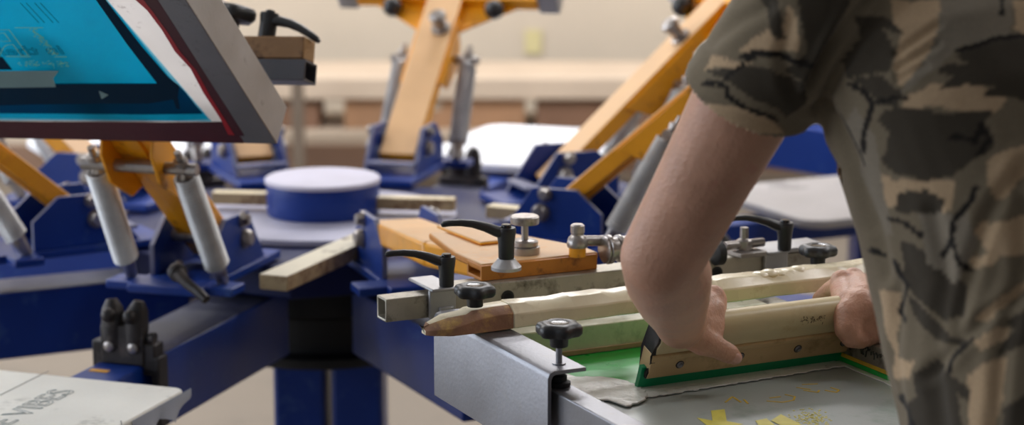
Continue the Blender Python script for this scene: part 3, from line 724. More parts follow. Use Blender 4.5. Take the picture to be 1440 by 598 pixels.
for i in range(120):
    t = sr.random(); x = 46+34*t+sr.gauss(0, 3); y = 36+38*t+sr.gauss(0, 1.5)
    b.bar(onK(x, y)-n1*.0045, onK(x+sr.uniform(-3, 3), y+sr.uniform(-2, 2))-n1*.0045, .0008, .0004, up=n1)
lab(obj('stencil_letter', b, 'ink_mint', bs), 'mirrored pale letter R and fine lettering')
b = MB()
text(b, 'in their', .03, onK(94, 72)-n1*.0045, exr*1.3, eyr, .0004)
obj('stencil_lettering', b, 'cyan_dark', bs)
b = MB()
for (x0, y0) in ((30, 0), (38, 0), (50, 0), (58, 0)):
    b.bar(onK(x0, y0)-n1*.0045, onK(x0+26, y0+28)-n1*.0045, .0006, .0004, up=n1)
obj('stencil_lines', b, 'cyan_dark', bs)

# clamp bar of the raised screen: steel tube, wood strip, levers
cb = thing('screen_clamp', 'steel tube clamp with two black levers behind the raised blue screen', 'clamp', K(0, .05, .1))
def Q(px, py, Y): return at(px, py, Y)
e0 = Q(437, 101, 3.02); wl = (w1).normalized()
upb = (UP*.94-u1*.30).normalized(); upb = (upb-wl*upb.dot(wl)).normalized()
b = MB(); b.hollow(e0-upb*.001, e0-wl*.55-upb*.001, .045, .030, .003, up=upb); obj('clamp_tube', b, 'alu_dark', cb, bevel=.001)
ws = thing('wooden_strip', 'short stained wooden strip on the raised steel tube beside the blue screen', 'wood strip', e0+upb*.018)
b = MB(); c1 = e0+upb*.0310-wl*.004
b.box(c1-wl*.24, (.48, .042, .0335), (wl, upb.cross(wl), upb))
for i, f in enumerate(b.f):
    c = sum((b.v[j] for j in f), V())/4
    if (c-c1).dot(wl) > -.01: b.m[i] = 1
obj('strip', b, ['brown_wood', 'wood_raw'], ws, bevel=.003)
lever_base = e0+upb*.0475-wl*.073
def lever2(base, up, dirn, s):
    side = up.cross(dirn)
    b = MB(); b.lathe(base, [(.0105*s, 0), (.0112*s, .002*s), (.0112*s, .022*s), (.0125*s, .030*s), (.0120*s, .034*s)], 28, up)
    pts = []; rad = []
    for (x, z, r) in ((0, .024, .0095), (.014, .025, .0085), (.030, .023, .0075), (.045, .018, .0066), (.060, .011, .0058), (.069, .006, .0052), (.073, .003, .003)):
        pts.append(base+dirn*x*s+up*z*s); rad.append(r*s)
    b.sweep(pts, rad, 16, True, .8)
    lv = obj('clamping_lever', b, 'black_plastic', cb, smooth=50)
    b = MB(); b.lathe(base+up*.034*s, [(.0062*s, 0), (.0062*s, .003*s), (.0055*s, .004*s)], 20, up); obj('lever_screw', b, 'black_gloss', lv)
upl = (upb+wl*.08).normalized()
lever2(lever_base-upb*.001, upl, (wl-upl*wl.dot(upl)).normalized(), 1.13)
star_knob(e0+upb*.055-wl*.135, cb, 1.5, up=upl, stem=.0)
b = MB(); b.cyl(e0+upb*.046-wl*.135, e0+upb*.057-wl*.135, .013); obj('spacer', b, 'black_plastic', cb)

# ================================================================== PALLETS AND THEIR BEAMS
PAZ = [-19, 26, 71, 116, 161, 206, 251, -64]
where = {-19: 'nearest at lower left', 26: 'under the printing screen', -64: 'at the left edge', 71: 'right of the hub under the forearm',
         116: 'far right behind the forearm', 161: 'at the back behind the hub cap', 206: 'at the back left behind the hub cap', 251: 'at the far left'}
for az in PAZ:
    u, w_ = frame(az)
    t = thing('pallet_beam', 'dark blue box beam %s' % where[az].replace('nearest at lower left', 'at lower left with blackened clamp on its end'), 'beam', S(az, .5, 0, .66), 'blue pallet beams')
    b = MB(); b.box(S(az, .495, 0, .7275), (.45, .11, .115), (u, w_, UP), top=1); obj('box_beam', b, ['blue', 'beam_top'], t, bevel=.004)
    b = MB(); b.box(S(az, .93, .0, .745), (.42, .075, .05), (u, w_, UP)); 
    o = obj('support_arm', b, 'blue', t, bevel=.003)
    if az == -19:
        b = MB(); b.box(S(az, .785, -.012, .7705), (.012, .03, .0008), (u, w_, UP)); obj('sticker', b, 'sticker', o)
    cw = .004 if az == -19 else 0
    k = None
    b = MB(); b.box(S(az, .727, cw, .780), (.03, .105, .048), (u, w_, UP)); b.box(S(az, .735, cw, .80), (.02, .072, .06), (u, w_, UP))
    b.box(S(az, .727, cw+.052, .73), (.03, .014, .11), (u, w_, UP))
    k = obj('end_clamp', b, 'rust_black', t, bevel=.003)
    for sg in (-1, 1):
        b = MB(); b.sweep([S(az, .733, cw+sg*.018, .797), S(az, .733, cw+sg*.019, .827), S(az, .731, cw+sg*.021, .853), S(az, .729, cw+sg*.023, .866)], [.017, .0185, .016, .008], 20, True)
        b.ball(S(az, .75, cw+sg*.018, .846), .011); obj('clamp_jaw', b, 'rust_black', k)
        b = MB(); b.lathe(S(az, .746, cw+sg*.020, .798), [(.008, 0), (.008, .004), (.005, .006)], 16, u); obj('bolt', b, 'steel', k)
    b = MB(); b.lathe(S(az, .733, cw+.030, .812), [(.006, 0), (.006, .012), (.009, .013), (.009, .019)], 16, w_); obj('bolt', b, 'rust_black', k)
    if az in (26,):
        continue
    # pallet board
    far = az in (116, 161, 206, 251)
    lb = {-19: 'worn white board with hand lettering at lower left', -64: 'white pallet board beyond the left edge of the press', 71: 'white pallet board on the right, hidden behind the shirt',
          116: 'grey pallet board seen between arm and shirt', 161: 'bright white pallet board behind, right of the raised back arm', 206: 'bright white pallet board behind the hub, on its left',
          251: 'bright white pallet board at far left behind the yellow arms'}[az]
    t = thing('pallet', lb, 'pallet board', S(az, 1.18, 0, .780), 'pallet boards')
    def rr(r0, r1, h, rad, z, n=8, j=0):
        pts = []
        for (cr, cv, a0) in ((r1-rad, h-rad, 0), (r0+rad, h-rad, 90), (r0+rad, -h+rad, 180), (r1-rad, -h+rad, 270)):
            for i in range(n+1):
                a = R(a0+90*i/n); pts.append(S(az, cr+rad*cos(a), cv+rad*sin(a), z))
        return pts
    b = MB(); b.prism(rr(.915, 1.46, .2, .018 if az == -19 else .05, .7805), (0, 0, .018)); obj('board', b, ('board_grey' if az == 116 else 'pallet_far') if far else 'pallet_white', t, bevel=.003 if az == -19 else .004, seg=3)
    b = MB(); b.box(S(az, 1.1, 0, .773), (.3, .1, .014), (u, w_, UP)); obj('mounting_plate', b, 'steel', t, bevel=.001)
    if az == -19:
        b = MB()
        for (v0, v1, r0, dz) in ((.12, .17, 1.02, .012), (.165, .192, .955, .012)):
            n = 8; vs = []; 
            for i in range(n+1):
                s_ = i/n; rr_ = r0-.05+.1*s_
                vs += [S(az, rr_, .2008, .796), S(az, rr_, .2012, .786), S(az, rr_+.004*sin(9*s_), .199-.004*sin(7*s_), .781-.018*(1-abs(2*s_-1))*(1+.3*sin(5*s_)))]
            fs = []
            for i in range(n):
                for k_ in range(2): fs.append((i*3+k_, i*3+k_+1, (i+1)*3+k_+1, (i+1)*3+k_))
            b.add(vs, fs)
        o = obj('peeling_film', b, 'plastic_sheet', t); m = o.modifiers.new('s', 'SOLIDIFY'); m.thickness = .0006; m.offset = 1
        b = MB()
        p = onz(-14, 612, .799); q = onz(124, 541, .799); ex = (q-p).normalized(); ey = UP.cross(ex)
        d2 = (onz(80, 548, .799)-onz(98, 572, .799)).normalized()
        Lr = (q-p).length
        text(b, 'ME VIBES', Lr/4.5, p, ex, (ey*.92-ex*.1), .0006)
        obj('printed_lettering', b, 'print_ink', t)
        b = MB(); b.bar(onz(68, 522, .7988), onz(0, 556, .7988), .0012, .0006); b.bar(onz(170, 592, .7988), onz(171, 597, .7988), .0015, .0006)
        obj('scored_line', b, 'seam_ink', t)

# second pair of blue frame parts seen under the arm, further back: neighbouring press
t = thing('press_frame', 'blue frame of a second press seen between arm and shirt', 'printing press', (1.0, 5.6, 0))
b = MB(); b.bar(at(1040, 190, 5.5), at(1300, 232, 5.3), .12, .12, top=0); obj('cross_beam', b, 'blue', t, bevel=.005)
b = MB(); pp = at(1240, 240, 5.36); b.box((pp.x, pp.y, pp.z/2), (.14, .14, pp.z)); obj('upright', b, 'blue_shaded', t, bevel=.006)
b = MB(); b.box((pp.x, pp.y, .02), (.6, .6, .04)); obj('base', b, 'blue_shaded', t, bevel=.006)
ra = at(1180, 150, 5.5)
b = MB(); b.box((ra.x, ra.y+.15, ra.z-.02), (.42, .5, .02)); b.box((ra.x, ra.y+.0, ra.z-.06), (.1, .2, .09)); obj('board', b, 'pallet_far', t, bevel=.006)

# ---- loose timber lying on the hub
t = thing('wooden_plank', 'white worn wooden plank pointing at the camera from the hub disc', 'plank', onz(455, 370, .862))
p0 = onz(384, 398, .8785); p1 = onz(520, 337, .8785)
b = MB(); b.bar(p0, p1, .048, .024); 
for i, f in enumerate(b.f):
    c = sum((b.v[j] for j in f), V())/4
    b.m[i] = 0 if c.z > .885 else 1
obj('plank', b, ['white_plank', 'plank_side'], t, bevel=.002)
for (a, c, l, mm) in (((470, 283), (640, 287), 'cream wooden plank lying behind the round hub cap', 'wood_cream'), ((300, 277), (372, 281), 'cream wooden plank end left of the round hub cap', 'wood_cream'),
                      ((688, 296), (745, 300), 'short cream wooden plank behind the round steel knob', 'wood_cream')):
    p0 = onz(a[0], a[1], .882); p1 = onz(c[0], c[1], .882)
    if a[0] == 688: p1 = onz(760, 303, .882)
    if a[0] == 300: p1 = onz(380, 279, .882)
    t = thing('wooden_plank', l, 'plank', (p0+p1)/2-UP*.014, 'cream planks behind the hub')
    b = MB(); b.bar(p0, p1, .03, .022)
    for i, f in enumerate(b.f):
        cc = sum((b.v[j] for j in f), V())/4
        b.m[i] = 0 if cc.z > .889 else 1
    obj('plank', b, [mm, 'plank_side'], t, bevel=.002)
# crank handle hanging under the front-left station
t = thing('crank_handle', 'small dark crank handle under the front left print head', 'handle', at(250, 385, 3.12))
b = MB(); b.lathe(at(248, 382, 3.14), [(.012, 0), (.014, .004), (.014, .02), (.01, .024)], 20, V((.3, -1, .1))); 
b.sweep([at(250, 384, 3.11), at(262, 398, 3.10), at(280, 412, 3.08), at(290, 422, 3.07)], [.010, .008, .0075, .007], 14); obj('grip', b, 'rust_black', t)
b = MB(); b.cyl(at(248, 382, 3.14), at(252, 372, 3.26), .007); obj('shaft', b, 'steel', t)

#PERSON-BEGIN
# ================================================================== PERSON
pt = thing('person', 'person in a camouflage T-shirt leaning over the screen, pulling a squeegee with both hands', 'person', V((.60, 1.80, 0)))
def capsules(mb, chains, n=28):
    # each chain: list of (point, radius): a tapered rounded limb
    for ch in chains:
        for (p, r), (q, s) in zip(ch[:-1], ch[1:]):
            p = V(p); q = V(q)
            if (q-p).length > 1e-5: mb.sweep([p, q], [r, s], n)
        for p, r in ch: mb.ball(p, r*.999, n=n)
    return mb
def remeshed(name, mb, voxel, smooth=4, fac=.5, cut=None, solid=0, mats=('skin',), parent=None, post=None):
    me = bpy.data.meshes.new('tmp'); Mi = ROOTM[parent.name].inverted()
    me.from_pydata([tuple(Mi @ v) for v in mb.v], [], mb.f); me.update()
    bm = bmesh.new(); bm.from_mesh(me); bmesh.ops.recalc_face_normals(bm, faces=bm.faces); bm.to_mesh(me); bm.free()
    ob = bpy.data.objects.new('tmp', me); COL.objects.link(ob)
    m = ob.modifiers.new('r', 'REMESH'); m.mode = 'VOXEL'; m.voxel_size = voxel; m.use_smooth_shade = True
    m = ob.modifiers.new('s', 'SMOOTH'); m.iterations = smooth; m.factor = fac
    dg = bpy.context.evaluated_depsgraph_get(); out = bpy.data.meshes.new_from_object(ob.evaluated_get(dg))
    bpy.data.objects.remove(ob); bpy.data.meshes.remove(me)
    out.name = name
    if cut or post:
        bm = bmesh.new(); bm.from_mesh(out); Mw = ROOTM[parent.name]
        if cut:
            dead = [f for f in bm.faces if cut(Mw @ f.calc_center_median())]
            bmesh.ops.delete(bm, geom=dead, context='FACES')
        if post: post(bm, Mw)
        bm.to_mesh(out); bm.free()
    for p in out.polygons: p.use_smooth = True
    out.materials.clear()
    for x in mats: out.materials.append(MATS[x])
    o = bpy.data.objects.new(name, out); COL.objects.link(o); o.parent = parent; ROOTM[o.name] = ROOTM[parent.name]
    if solid:
        m = o.modifiers.new('thickness', 'SOLIDIFY'); m.thickness = solid; m.offset = -1
    return o

# --- torso axis: from hips up to the neck, leaning toward the hub
FW = -EU                       # the way the person faces
def tc(s):                     # s 0 (hips) .. 1 (shoulder line)
    a = V((.570, 1.900, .93)); c = V((.520, 1.955, 1.18)); e = V((.455, 2.065, 1.42))
    return a*(1-s)**2+c*2*s*(1-s)+e*s*s
def torso_rings(mb, prof, n=40):
    rings = []
    for s, a, d, sh in prof:
        c = tc(s)+FW*sh; t = (tc(s+.01)-tc(s-.01)).normalized(); f = (FW-t*FW.dot(t)).normalized(); l = f.cross(t).normalized()
        ring = []
        for i in range(n):
            th = 2*pi*i/n; cx, sy = cos(th), sin(th)
            e = .82
            ring.append(c+l*a*(abs(cx)**e)*(1 if cx >= 0 else -1)+f*d*(abs(sy)**e)*(1 if sy >= 0 else -1))
        rings.append(ring)
    vs = [p for r_ in rings for p in r_]; fs = []
    for i in range(len(rings)-1):
        for k in range(n): fs.append((i*n+k, i*n+(k+1) % n, (i+1)*n+(k+1) % n, (i+1)*n+k))
    fs += [tuple(range(n))[::-1], tuple((len(rings)-1)*n+k for k in range(n))]
    mb.add(vs, fs)
LS = at(1112, 22, 1.985)       # left shoulder joint
LE = at(931, 362, 2.10)        # left elbow
LW = at(957, 455, 2.335)       # left wrist
RS = tc(.97)+EV*.185
RW = at(1262, 428, 2.475); RE = V((.735, 2.28, 1.13))
NK = tc(1.0)+UP*.075+FW*.03; HD = NK+UP*.15+FW*.08

b = MB()
torso_rings(b, [(-.12, .155, .105, 0), (0, .165, .112, 0), (.2, .155, .105, 0), (.45, .145, .098, 0), (.7, .16, .105, 0), (.88, .165, .10, 0), (1.0, .12, .075, 0), (1.06, .06, .05, 0)])
capsules(b, [
    [(NK-UP*.06, .062), (NK+UP*.02, .056), (HD-UP*.06-FW*.02, .055)],
    [(tc(.91)-EV*.06, .05), (LS+V((.006, 0, -.012)), .040), (LS.lerp(LE, .2)+V((.002, 0, 0)), .046), (LS.lerp(LE, .34), .0505), (LS.lerp(LE, .62), .0465), (LE, .0425)],
    [(tc(.93)+EV*.08, .07), (RS, .062), (RS.lerp(RE, .3), .055), (RS.lerp(RE, .62), .047), (RE, .042)],
    [(LE, .0425), (LE.lerp(LW, .22)+V((.002, 0, -.004)), .0455), (LE.lerp(LW, .55), .0405), (LE.lerp(LW, .85), .0315), (LW, .0290)],
    [(RE, .042), (RE.lerp(RW, .25), .045), (RE.lerp(RW, .6), .038), (RE.lerp(RW, .88), .029), (RW, .0275)],
    # legs
    [(V((.545, 1.86, .90)), .085), (V((.53, 1.90, .70)), .078), (V((.50, 1.95, .50)), .060), (V((.50, 1.90, .32)), .056), (V((.50, 1.85, .10)), .038)],
    [(V((.695, 1.93, .90)), .085), (V((.70, 1.96, .70)), .078), (V((.70, 1.98, .50)), .060), (V((.70, 1.94, .32)), .056), (V((.70, 1.89, .10)), .038)],
    [(V((.50, 1.85, .06)), .036), (V((.45, 1.96, .045)), .030)], [(V((.70, 1.89, .06)), .036), (V((.65, 2.0, .045)), .030)],
])
# head
hu = (UP*.86+FW*.5).normalized(); hf = (FW-hu*FW.dot(hu)).normalized(); hl = hu.cross(hf)
b.ball(HD+hu*.02, .1, (.76, .95, 1.12), 24, (hl, hf, hu)); b.ball(HD-hu*.055+hf*.03, .062, (.85, .95, .9), 20, (hl, hf, hu))
capsules(b, [[(HD+hf*.093+hu*.0, .010), (HD+hf*.106-hu*.024, .013)]], 10)
b.ball(HD+hf*.078-hu*.052, .02, (1.3, .7, .45), 12, (hl, hf, hu))
for sg in (-1, 1):
    b.ball(HD+hl*sg*.078-hu*.008, .026, (.35, .7, 1.15), 12, (hl, hf, hu))
# --- left hand
TEND = []
def finger(mb, pts, r): capsules(mb, [list(zip(pts, r))], 12)
lh = dict(i=at(1003, 423, 2.425), m=at(982, 416, 2.44), r=at(962, 418, 2.445), p=at(944, 424, 2.44))
capsules(b, [[(LW, .0275), (at(974, 440, 2.375), .0225), (lh['i'], .0150)], [(LW, .0275), (at(968, 430, 2.385), .0215), (lh['m'], .0150)],
             [(LW, .0270), (at(958, 430, 2.39), .0205), (lh['r'], .0142)], [(LW, .0265), (at(948, 436, 2.385), .0195), (lh['p'], .0132)],
             [(at(970, 458, 2.36), .0225), (at(984, 448, 2.385), .019), (lh['i'], .0145)]], 14)
far = -fn
for k, c in enumerate('imrp'):
    q = lh[c]; r = (.0098, .0100, .0095, .0085)[k]; ln = (1, 1.08, 1, .84)[k]
    d_ = (EU*-1)
    finger(b, [q, q+d_*.030*ln-UP*.012, q+d_*.026*ln-UP*.036*ln, q+d_*.012-UP*.054*ln], [.0135, r*1.08, r, r*.86])
capsules(b, [[(at(975, 445, 2.375), .024), (at(1001, 438, 2.40), .0165)], [(at(980, 460, 2.365), .021), (at(1000, 458, 2.385), .0160)], [(lh['i'], .0165), (at(1002, 450, 2.392), .0155), (at(998, 474, 2.37), .0150)]])
# thumb along the near face
th = [at(972, 466, 2.352), at(988, 480, 2.352), at(1008, 489, 2.358), at(1026, 498, 2.364), at(1034, 503, 2.366)]
finger(b, th, [.0215, .0172, .0130, .0118, .0088])
# --- right hand
rh = dict(i=at(1183, 401, 2.535), m=at(1200, 398, 2.545), r=at(1217, 400, 2.55), p=at(1234, 405, 2.55))
capsules(b, [[(RW, .0275), (at(1222, 425, 2.50), .026), (rh['i'], .0150)], [(RW, .0275), (at(1228, 422, 2.51), .025), (rh['m'], .0148)],
             [(RW, .027), (at(1238, 424, 2.515), .023), (rh['r'], .0142)], [(RW, .026), (at(1246, 426, 2.51), .021), (rh['p'], .0132)],
             [(at(1232, 452, 2.475), .028), (at(1208, 440, 2.475), .027), (at(1194, 418, 2.50), .020), (rh['i'], .0145)],
             [(at(1225, 440, 2.485), .030), (at(1210, 455, 2.470), .024), (at(1195, 450, 2.468), .022)]], 14)
for k, c in enumerate('mrp'):
    q = rh[c]; r = (.0100, .0095, .0085)[k]; ln = (1.06, 1, .84)[k]
    d_ = (EU*-1)
    finger(b, [q, q+d_*.030*ln-UP*.014, q+d_*.026*ln-UP*.038*ln, q+d_*.010-UP*.056*ln], [.0135, r*1.08, r, r*.86])
finger(b, [rh['i'], at(1167, 408, 2.56), at(1153, 420, 2.57), at(1149, 436, 2.57)], [.0140, .0108, .0098, .0086])
finger(b, [at(1210, 436, 2.462), at(1196, 444, 2.452), at(1192, 462, 2.440), at(1198, 474, 2.438), at(1210, 478, 2.442)], [.0265, .0215, .0165, .0138, .0115])
capsules(b, [[(at(1222, 440, 2.47), .030), (at(1218, 466, 2.455), .019)], [(at(1236, 440, 2.47), .030), (at(1232, 462, 2.46), .020)],
    [(at(1188, 406, 2.525), .018), (at(1196, 430, 2.475), .021), (at(1200, 452, 2.455), .020)], [(at(1205, 404, 2.53), .019), (at(1216, 425, 2.478), .023)], [(at(1225, 406, 2.53), .019), (at(1236, 428, 2.478), .023)]])
for q0, q1, q2, r in ((at(974, 436, 2.352), at(990, 428, 2.375), lh['i']+UP*.010, .0055), (at(966, 428, 2.362), at(976, 420, 2.39), lh['m']+UP*.010, .0055),
                      (at(1236, 412, 2.485), at(1212, 405, 2.50), rh['i']+UP*.010-V((0, .004, 0)), .0060), (at(1240, 415, 2.48), at(1222, 404, 2.505), rh['m']+UP*.010-V((0, .003, 0)), .0058),
                      (at(1240, 436, 2.445), at(1214, 428, 2.450), at(1194, 418, 2.482), .0070)):
    capsules(b, [[(q0, r), (q1, r), (q2, r)]], 12)
for q, r in ((lh['i']+UP*.005-V((0, .003, 0)), .0145), (rh['i']+UP*.005-V((0, .004, 0)), .0150), (rh['m']+UP*.005, .0145)): b.ball(q, r, n=20)
body = remeshed('body', b, .0024, 4, .5, parent=pt)
# nails, eyes, hair
b = MB(); nb = (th[4]-th[3]).normalized(); nn_ = (V((0, 0, H))-th[4]).normalized(); nn_ = (nn_-nb*nn_.dot(nb)).normalized()
b.ball(th[3]+nb*.006+nn_*.0086, .0065, (1.15, .9, .35), 12, (nb, nb.cross(nn_), nn_)); obj('thumb_nail', b, 'nail', pt)
for sg in (-1, 1):
    e = HD+hl*sg*.030+hf*.0745+hu*.006
    b = MB(); b.ball(e, .0125, n=16); ey_ = obj('eye', b, 'eye_white', pt)
    b = MB(); b.ball(e+hf*.0085, .006, n=12); obj('iris', b, 'iris', ey_)
b = MB(); b.ball(HD+hu*.034-hf*.012, .108, (.77, .93, 1.05), 28, (hl, hf, hu)); b.ball(HD-hf*.035-hu*.015, .08, (.85, .75, .95), 20, (hl, hf, hu))
obj('hair', b, 'hair', pt)
b = MB(); capsules(b, [[(HD+hf*.083-hu*.056+hl*.02, .005), (HD+hf*.089-hu*.055, .006), (HD+hf*.083-hu*.056-hl*.02, .005)]], 8); obj('mouth', b, 'nail', pt)

# --- trousers and shoes
b = MB()
torso_rings(b, [(-.13, .16, .115, 0), (0, .178, .122, 0), (.10, .172, .118, 0), (.14, .168, .114, 0)])
capsules(b, [[(V((.545, 1.86, .88)), .098), (V((.53, 1.90, .68)), .092), (V((.50, 1.95, .48)), .078), (V((.50, 1.90, .28)), .074), (V((.50, 1.85, .09)), .07)],
             [(V((.695, 1.93, .88)), .098), (V((.70, 1.96, .68)), .092), (V((.70, 1.98, .48)), .078), (V((.70, 1.94, .28)), .074), (V((.70, 1.89, .09)), .07)]], 24)
remeshed('trousers', b, .006, 4, .5, cut=lambda c: c.z < .06, parent=pt, mats=('trousers',))
for (x, y) in ((.50, 1.85), (.70, 1.89)):
    b = MB(); o_ = V((x, y, 0)); f2 = V((-.42, .9, 0)).normalized(); s2 = UP.cross(f2)
    pts = [o_+f2*a*.29+s2*c*.10 for a, c in ((-.22, -.3), (-.25, 0), (-.22, .3), (.1, .38), (.5, .46), (.68, .3), (.74, 0), (.68, -.34), (.5, -.48), (.1, -.36))]
    b.prism(pts, (0, 0, .028)); sh = obj('shoe', b, 'shoe_sole', pt, bevel=.006)
    b = MB(); capsules(b, [[(o_+UP*.085, .05), (o_+f2*.05+UP*.07, .047), (o_+f2*.12+UP*.052, .040), (o_+f2*.17+UP*.045, .030)], [(o_+UP*.05-f2*.02, .042), (o_+f2*.1+UP*.045, .042)]], 18)
    obj('shoe_upper', b, 'shoe', sh)

# --- T-shirt: torso sack plus sleeves, one cloth
b = MB()
def edge_fit(mb, rows):
    pass
torso_rings(b, [(-.02, .192, .150, .0), (.10, .190, .148, .0), (.25, .187, .145, .0), (.45, .184, .140, .0), (.62, .186, .136, .0), (.78, .196, .130, .0), (.90, .196, .115, 0), (.98, .165, .095, 0), (1.05, .10, .075, 0), (1.10, .068, .066, 0)])
sl0 = LS; sl1 = LS.lerp(LE, .385)
ad = (LE-LS).normalized()
capsules(b, [[(tc(.95)-EV*.09, .076), (LS+V((.020, 0, .010)), .067), (LS.lerp(LE, .16)+V((.008, 0, 0)), .064), (LS.lerp(LE, .34)+V((.001, 0, 0)), .066), (LS.lerp(LE, .48), .069)],
             [(tc(.93)+EV*.09, .085), (RS+V((0, 0, -.004)), .080), (RS.lerp(RE, .2), .075), (RS.lerp(RE, .52), .072)]], 32)
LH = LS.lerp(LE, .315); RH = RS.lerp(RE, .405); rad_ = (RE-RS).normalized()
hem_n = ad.copy()
def shirt_cut(c):
    if (c-LH).dot(hem_n) > 0 and (c-LS.lerp(LE, .45)).length < .125 and c.x < LS.x+.05: return True
    if (c-RH).dot(rad_) > 0 and (c-RS.lerp(RE, .5)).length < .16 and c.x > RS.x-.03: return True
    t_ = (tc(1)-tc(.9)).normalized()
    if (c-(tc(1.0)+t_*.035)).dot(t_) > 0 and (c-(tc(1)+t_*.04)).length < .12: return True
    t0_ = (tc(.1)-tc(0)).normalized()
    return (c-tc(0)).dot(t0_) < .012
PAL = {'base': (122, 110, 90), 'grey': (134, 124, 108), 'tan': (188, 161, 128), 'dark': (68, 61, 50), 'black': (33, 29, 25)}
POLY = [
 ('grey', [(1323, 0), (1424, 0), (1421, 50), (1351, 66), (1320, 90), (1276, 125), (1262, 130), (1310, 70)]),
 ('tan', [(1255, 0), (1323, 0), (1320, 35), (1310, 70), (1276, 115), (1262, 120), (1255, 95), (1262, 75), (1268, 45), (1255, 30)]),
 ('tan', [(1268, 135), (1311, 118), (1366, 118), (1414, 130), (1411, 150), (1386, 165), (1361, 158), (1321, 150), (1271, 153)]),
 ('tan', [(1424, 0), (1470, 0), (1470, 55), (1426, 45), (1428, 20)]),
 ('tan', [(1236, 246), (1276, 256), (1341, 251), (1336, 296), (1321, 300), (1311, 271), (1276, 266), (1260, 286), (1240, 300)]),
 ('tan', [(1391, 221), (1470, 195), (1470, 221), (1406, 281), (1391, 271)]),
 ('tan', [(1037, 70), (1081, 40), (1095, 62), (1107, 10), (1112, 8), (1124, 40), (1124, 74), (1100, 72), (1061, 80)]),
 ('tan', [(1054, 104), (1064, 102), (1091, 120), (1087, 130), (1061, 117)]),
 ('tan', [(960, 144), (1020, 147), (1061, 158), (1087, 172), (1110, 190), (1061, 190), (1000, 170)]),
 ('tan', [(1000, 75), (1030, 85), (1060, 88), (1030, 98), (1000, 95), (988, 100)]),
 ('tan', [(1403, 312), (1470, 290), (1470, 354), (1409, 360), (1393, 376), (1361, 381), (1356, 365), (1393, 360), (1371, 328), (1379, 312)]),
 ('tan', [(1366, 450), (1435, 397), (1470, 388), (1470, 400), (1440, 408), (1382, 455)]),
 ('tan', [(1366, 482), (1403, 461), (1419, 466), (1414, 479), (1377, 493)]),
 ('tan', [(1355, 530), (1393, 503), (1414, 503), (1409, 567), (1393, 610), (1361, 610), (1363, 562)]),
 ('tan', [(1236, 408), (1260, 413), (1254, 503), (1286, 509), (1281, 535), (1254, 535), (1250, 500)]),
 ('dark', [(1241, 156), (1276, 150), (1321, 160), (1366, 170), (1391, 181), (1401, 200), (1386, 216), (1341, 246), (1301, 257), (1261, 246), (1236, 226), (1246, 210), (1248, 186), (1233, 170)]),
 ('dark', [(1205, 25), (1250, 25), (1273, 48), (1240, 40), (1260, 75), (1250, 100), (1190, 110), (1180, 90), (1210, 55)]),
 ('dark', [(1351, 68), (1470, 45), (1470, 145), (1411, 135), (1386, 135), (1386, 128), (1401, 120), (1361, 120), (1321, 125), (1341, 108), (1316, 100), (1321, 90), (1361, 90), (1346, 80)]),
 ('dark', [(1311, 165), (1355, 155), (1396, 156), (1386, 173), (1341, 173)]),
 ('dark', [(1195, 110), (1235, 105), (1266, 130), (1261, 155), (1235, 145), (1215, 125)]),
 ('dark', [(1118, -20), (1205, -20), (1180, 40), (1160, 85), (1140, 120), (1105, 100), (1135, 70), (1128, 30)]),
 ('dark', [(1066, -20), (1092, -20), (1104, 55), (1088, 52)]),
 ('dark', [(985, 100), (1020, 112), (1060, 140), (1110, 165), (1135, 150), (1140, 120), (1100, 105), (1085, 95), (1040, 95)]),
 ('dark', [(1265, 338), (1297, 349), (1355, 402), (1350, 445), (1323, 450), (1286, 418), (1270, 386)]),
 ('dark', [(1276, 413), (1302, 440), (1334, 477), (1361, 482), (1355, 493), (1307, 477), (1281, 445)]),
 ('dark', [(1286, 525), (1307, 509), (1334, 530), (1361, 546), (1363, 567), (1345, 557), (1355, 610), (1270, 610), (1270, 567), (1292, 557)]),
 ('dark', [(1470, 430), (1440, 434), (1414, 455), (1425, 466), (1393, 501), (1440, 487), (1470, 490)]),
 ('dark', [(1409, 578), (1440, 557), (1470, 550), (1470, 610), (1409, 610)]),
 ('dark', [(1260, 273), (1301, 266), (1326, 281), (1321, 300), (1256, 300)]),
 ('grey', [(1186, 175), (1200, 150), (1228, 190), (1236, 235), (1256, 330), (1240, 330), (1205, 250)]),
 ('grey', [(1290, 300), (1360, 300), (1375, 340), (1340, 400), (1300, 370)]),
]
LINE = [([(1195, 118), (1215, 130), (1225, 145), (1220, 170), (1213, 190), (1213, 215)], 8), ([(1225, 145), (1248, 140), (1272, 137)], 7),
 ([(1341, 193), (1371, 198), (1381, 176), (1393, 196), (1376, 216)], 9), ([(1409, 0), (1407, 18)], 6), ([(1346, 72), (1401, 56), (1470, 48)], 6),
 ([(1373, 266), (1351, 300)], 8), ([(1040, 80), (1075, 75), (1095, 78), (1110, 83), (1142, 90)], 9),
 ([(990, 120), (1006, 116), (1020, 120), (1024, 134), (1045, 150), (1060, 157), (1091, 170)], 7), ([(1020, 112), (1050, 86), (1081, 74), (1127, 87)], 5),
 ([(1366, 280), (1339, 312), (1337, 338), (1323, 360)], 9), ([(1338, 338), (1345, 370), (1360, 381)], 7),
 ([(1249, 307), (1268, 314), (1292, 330)], 7), ([(1222, 354), (1238, 362)], 6), ([(1254, 368), (1276, 402), (1260, 440), (1270, 453)], 8),
 ([(1366, 477), (1334, 509), (1334, 525)], 7), ([(1262, 560), (1275, 580), (1281, 605)], 12), ([(1180, 165), (1196, 200), (1210, 235)], 6)]
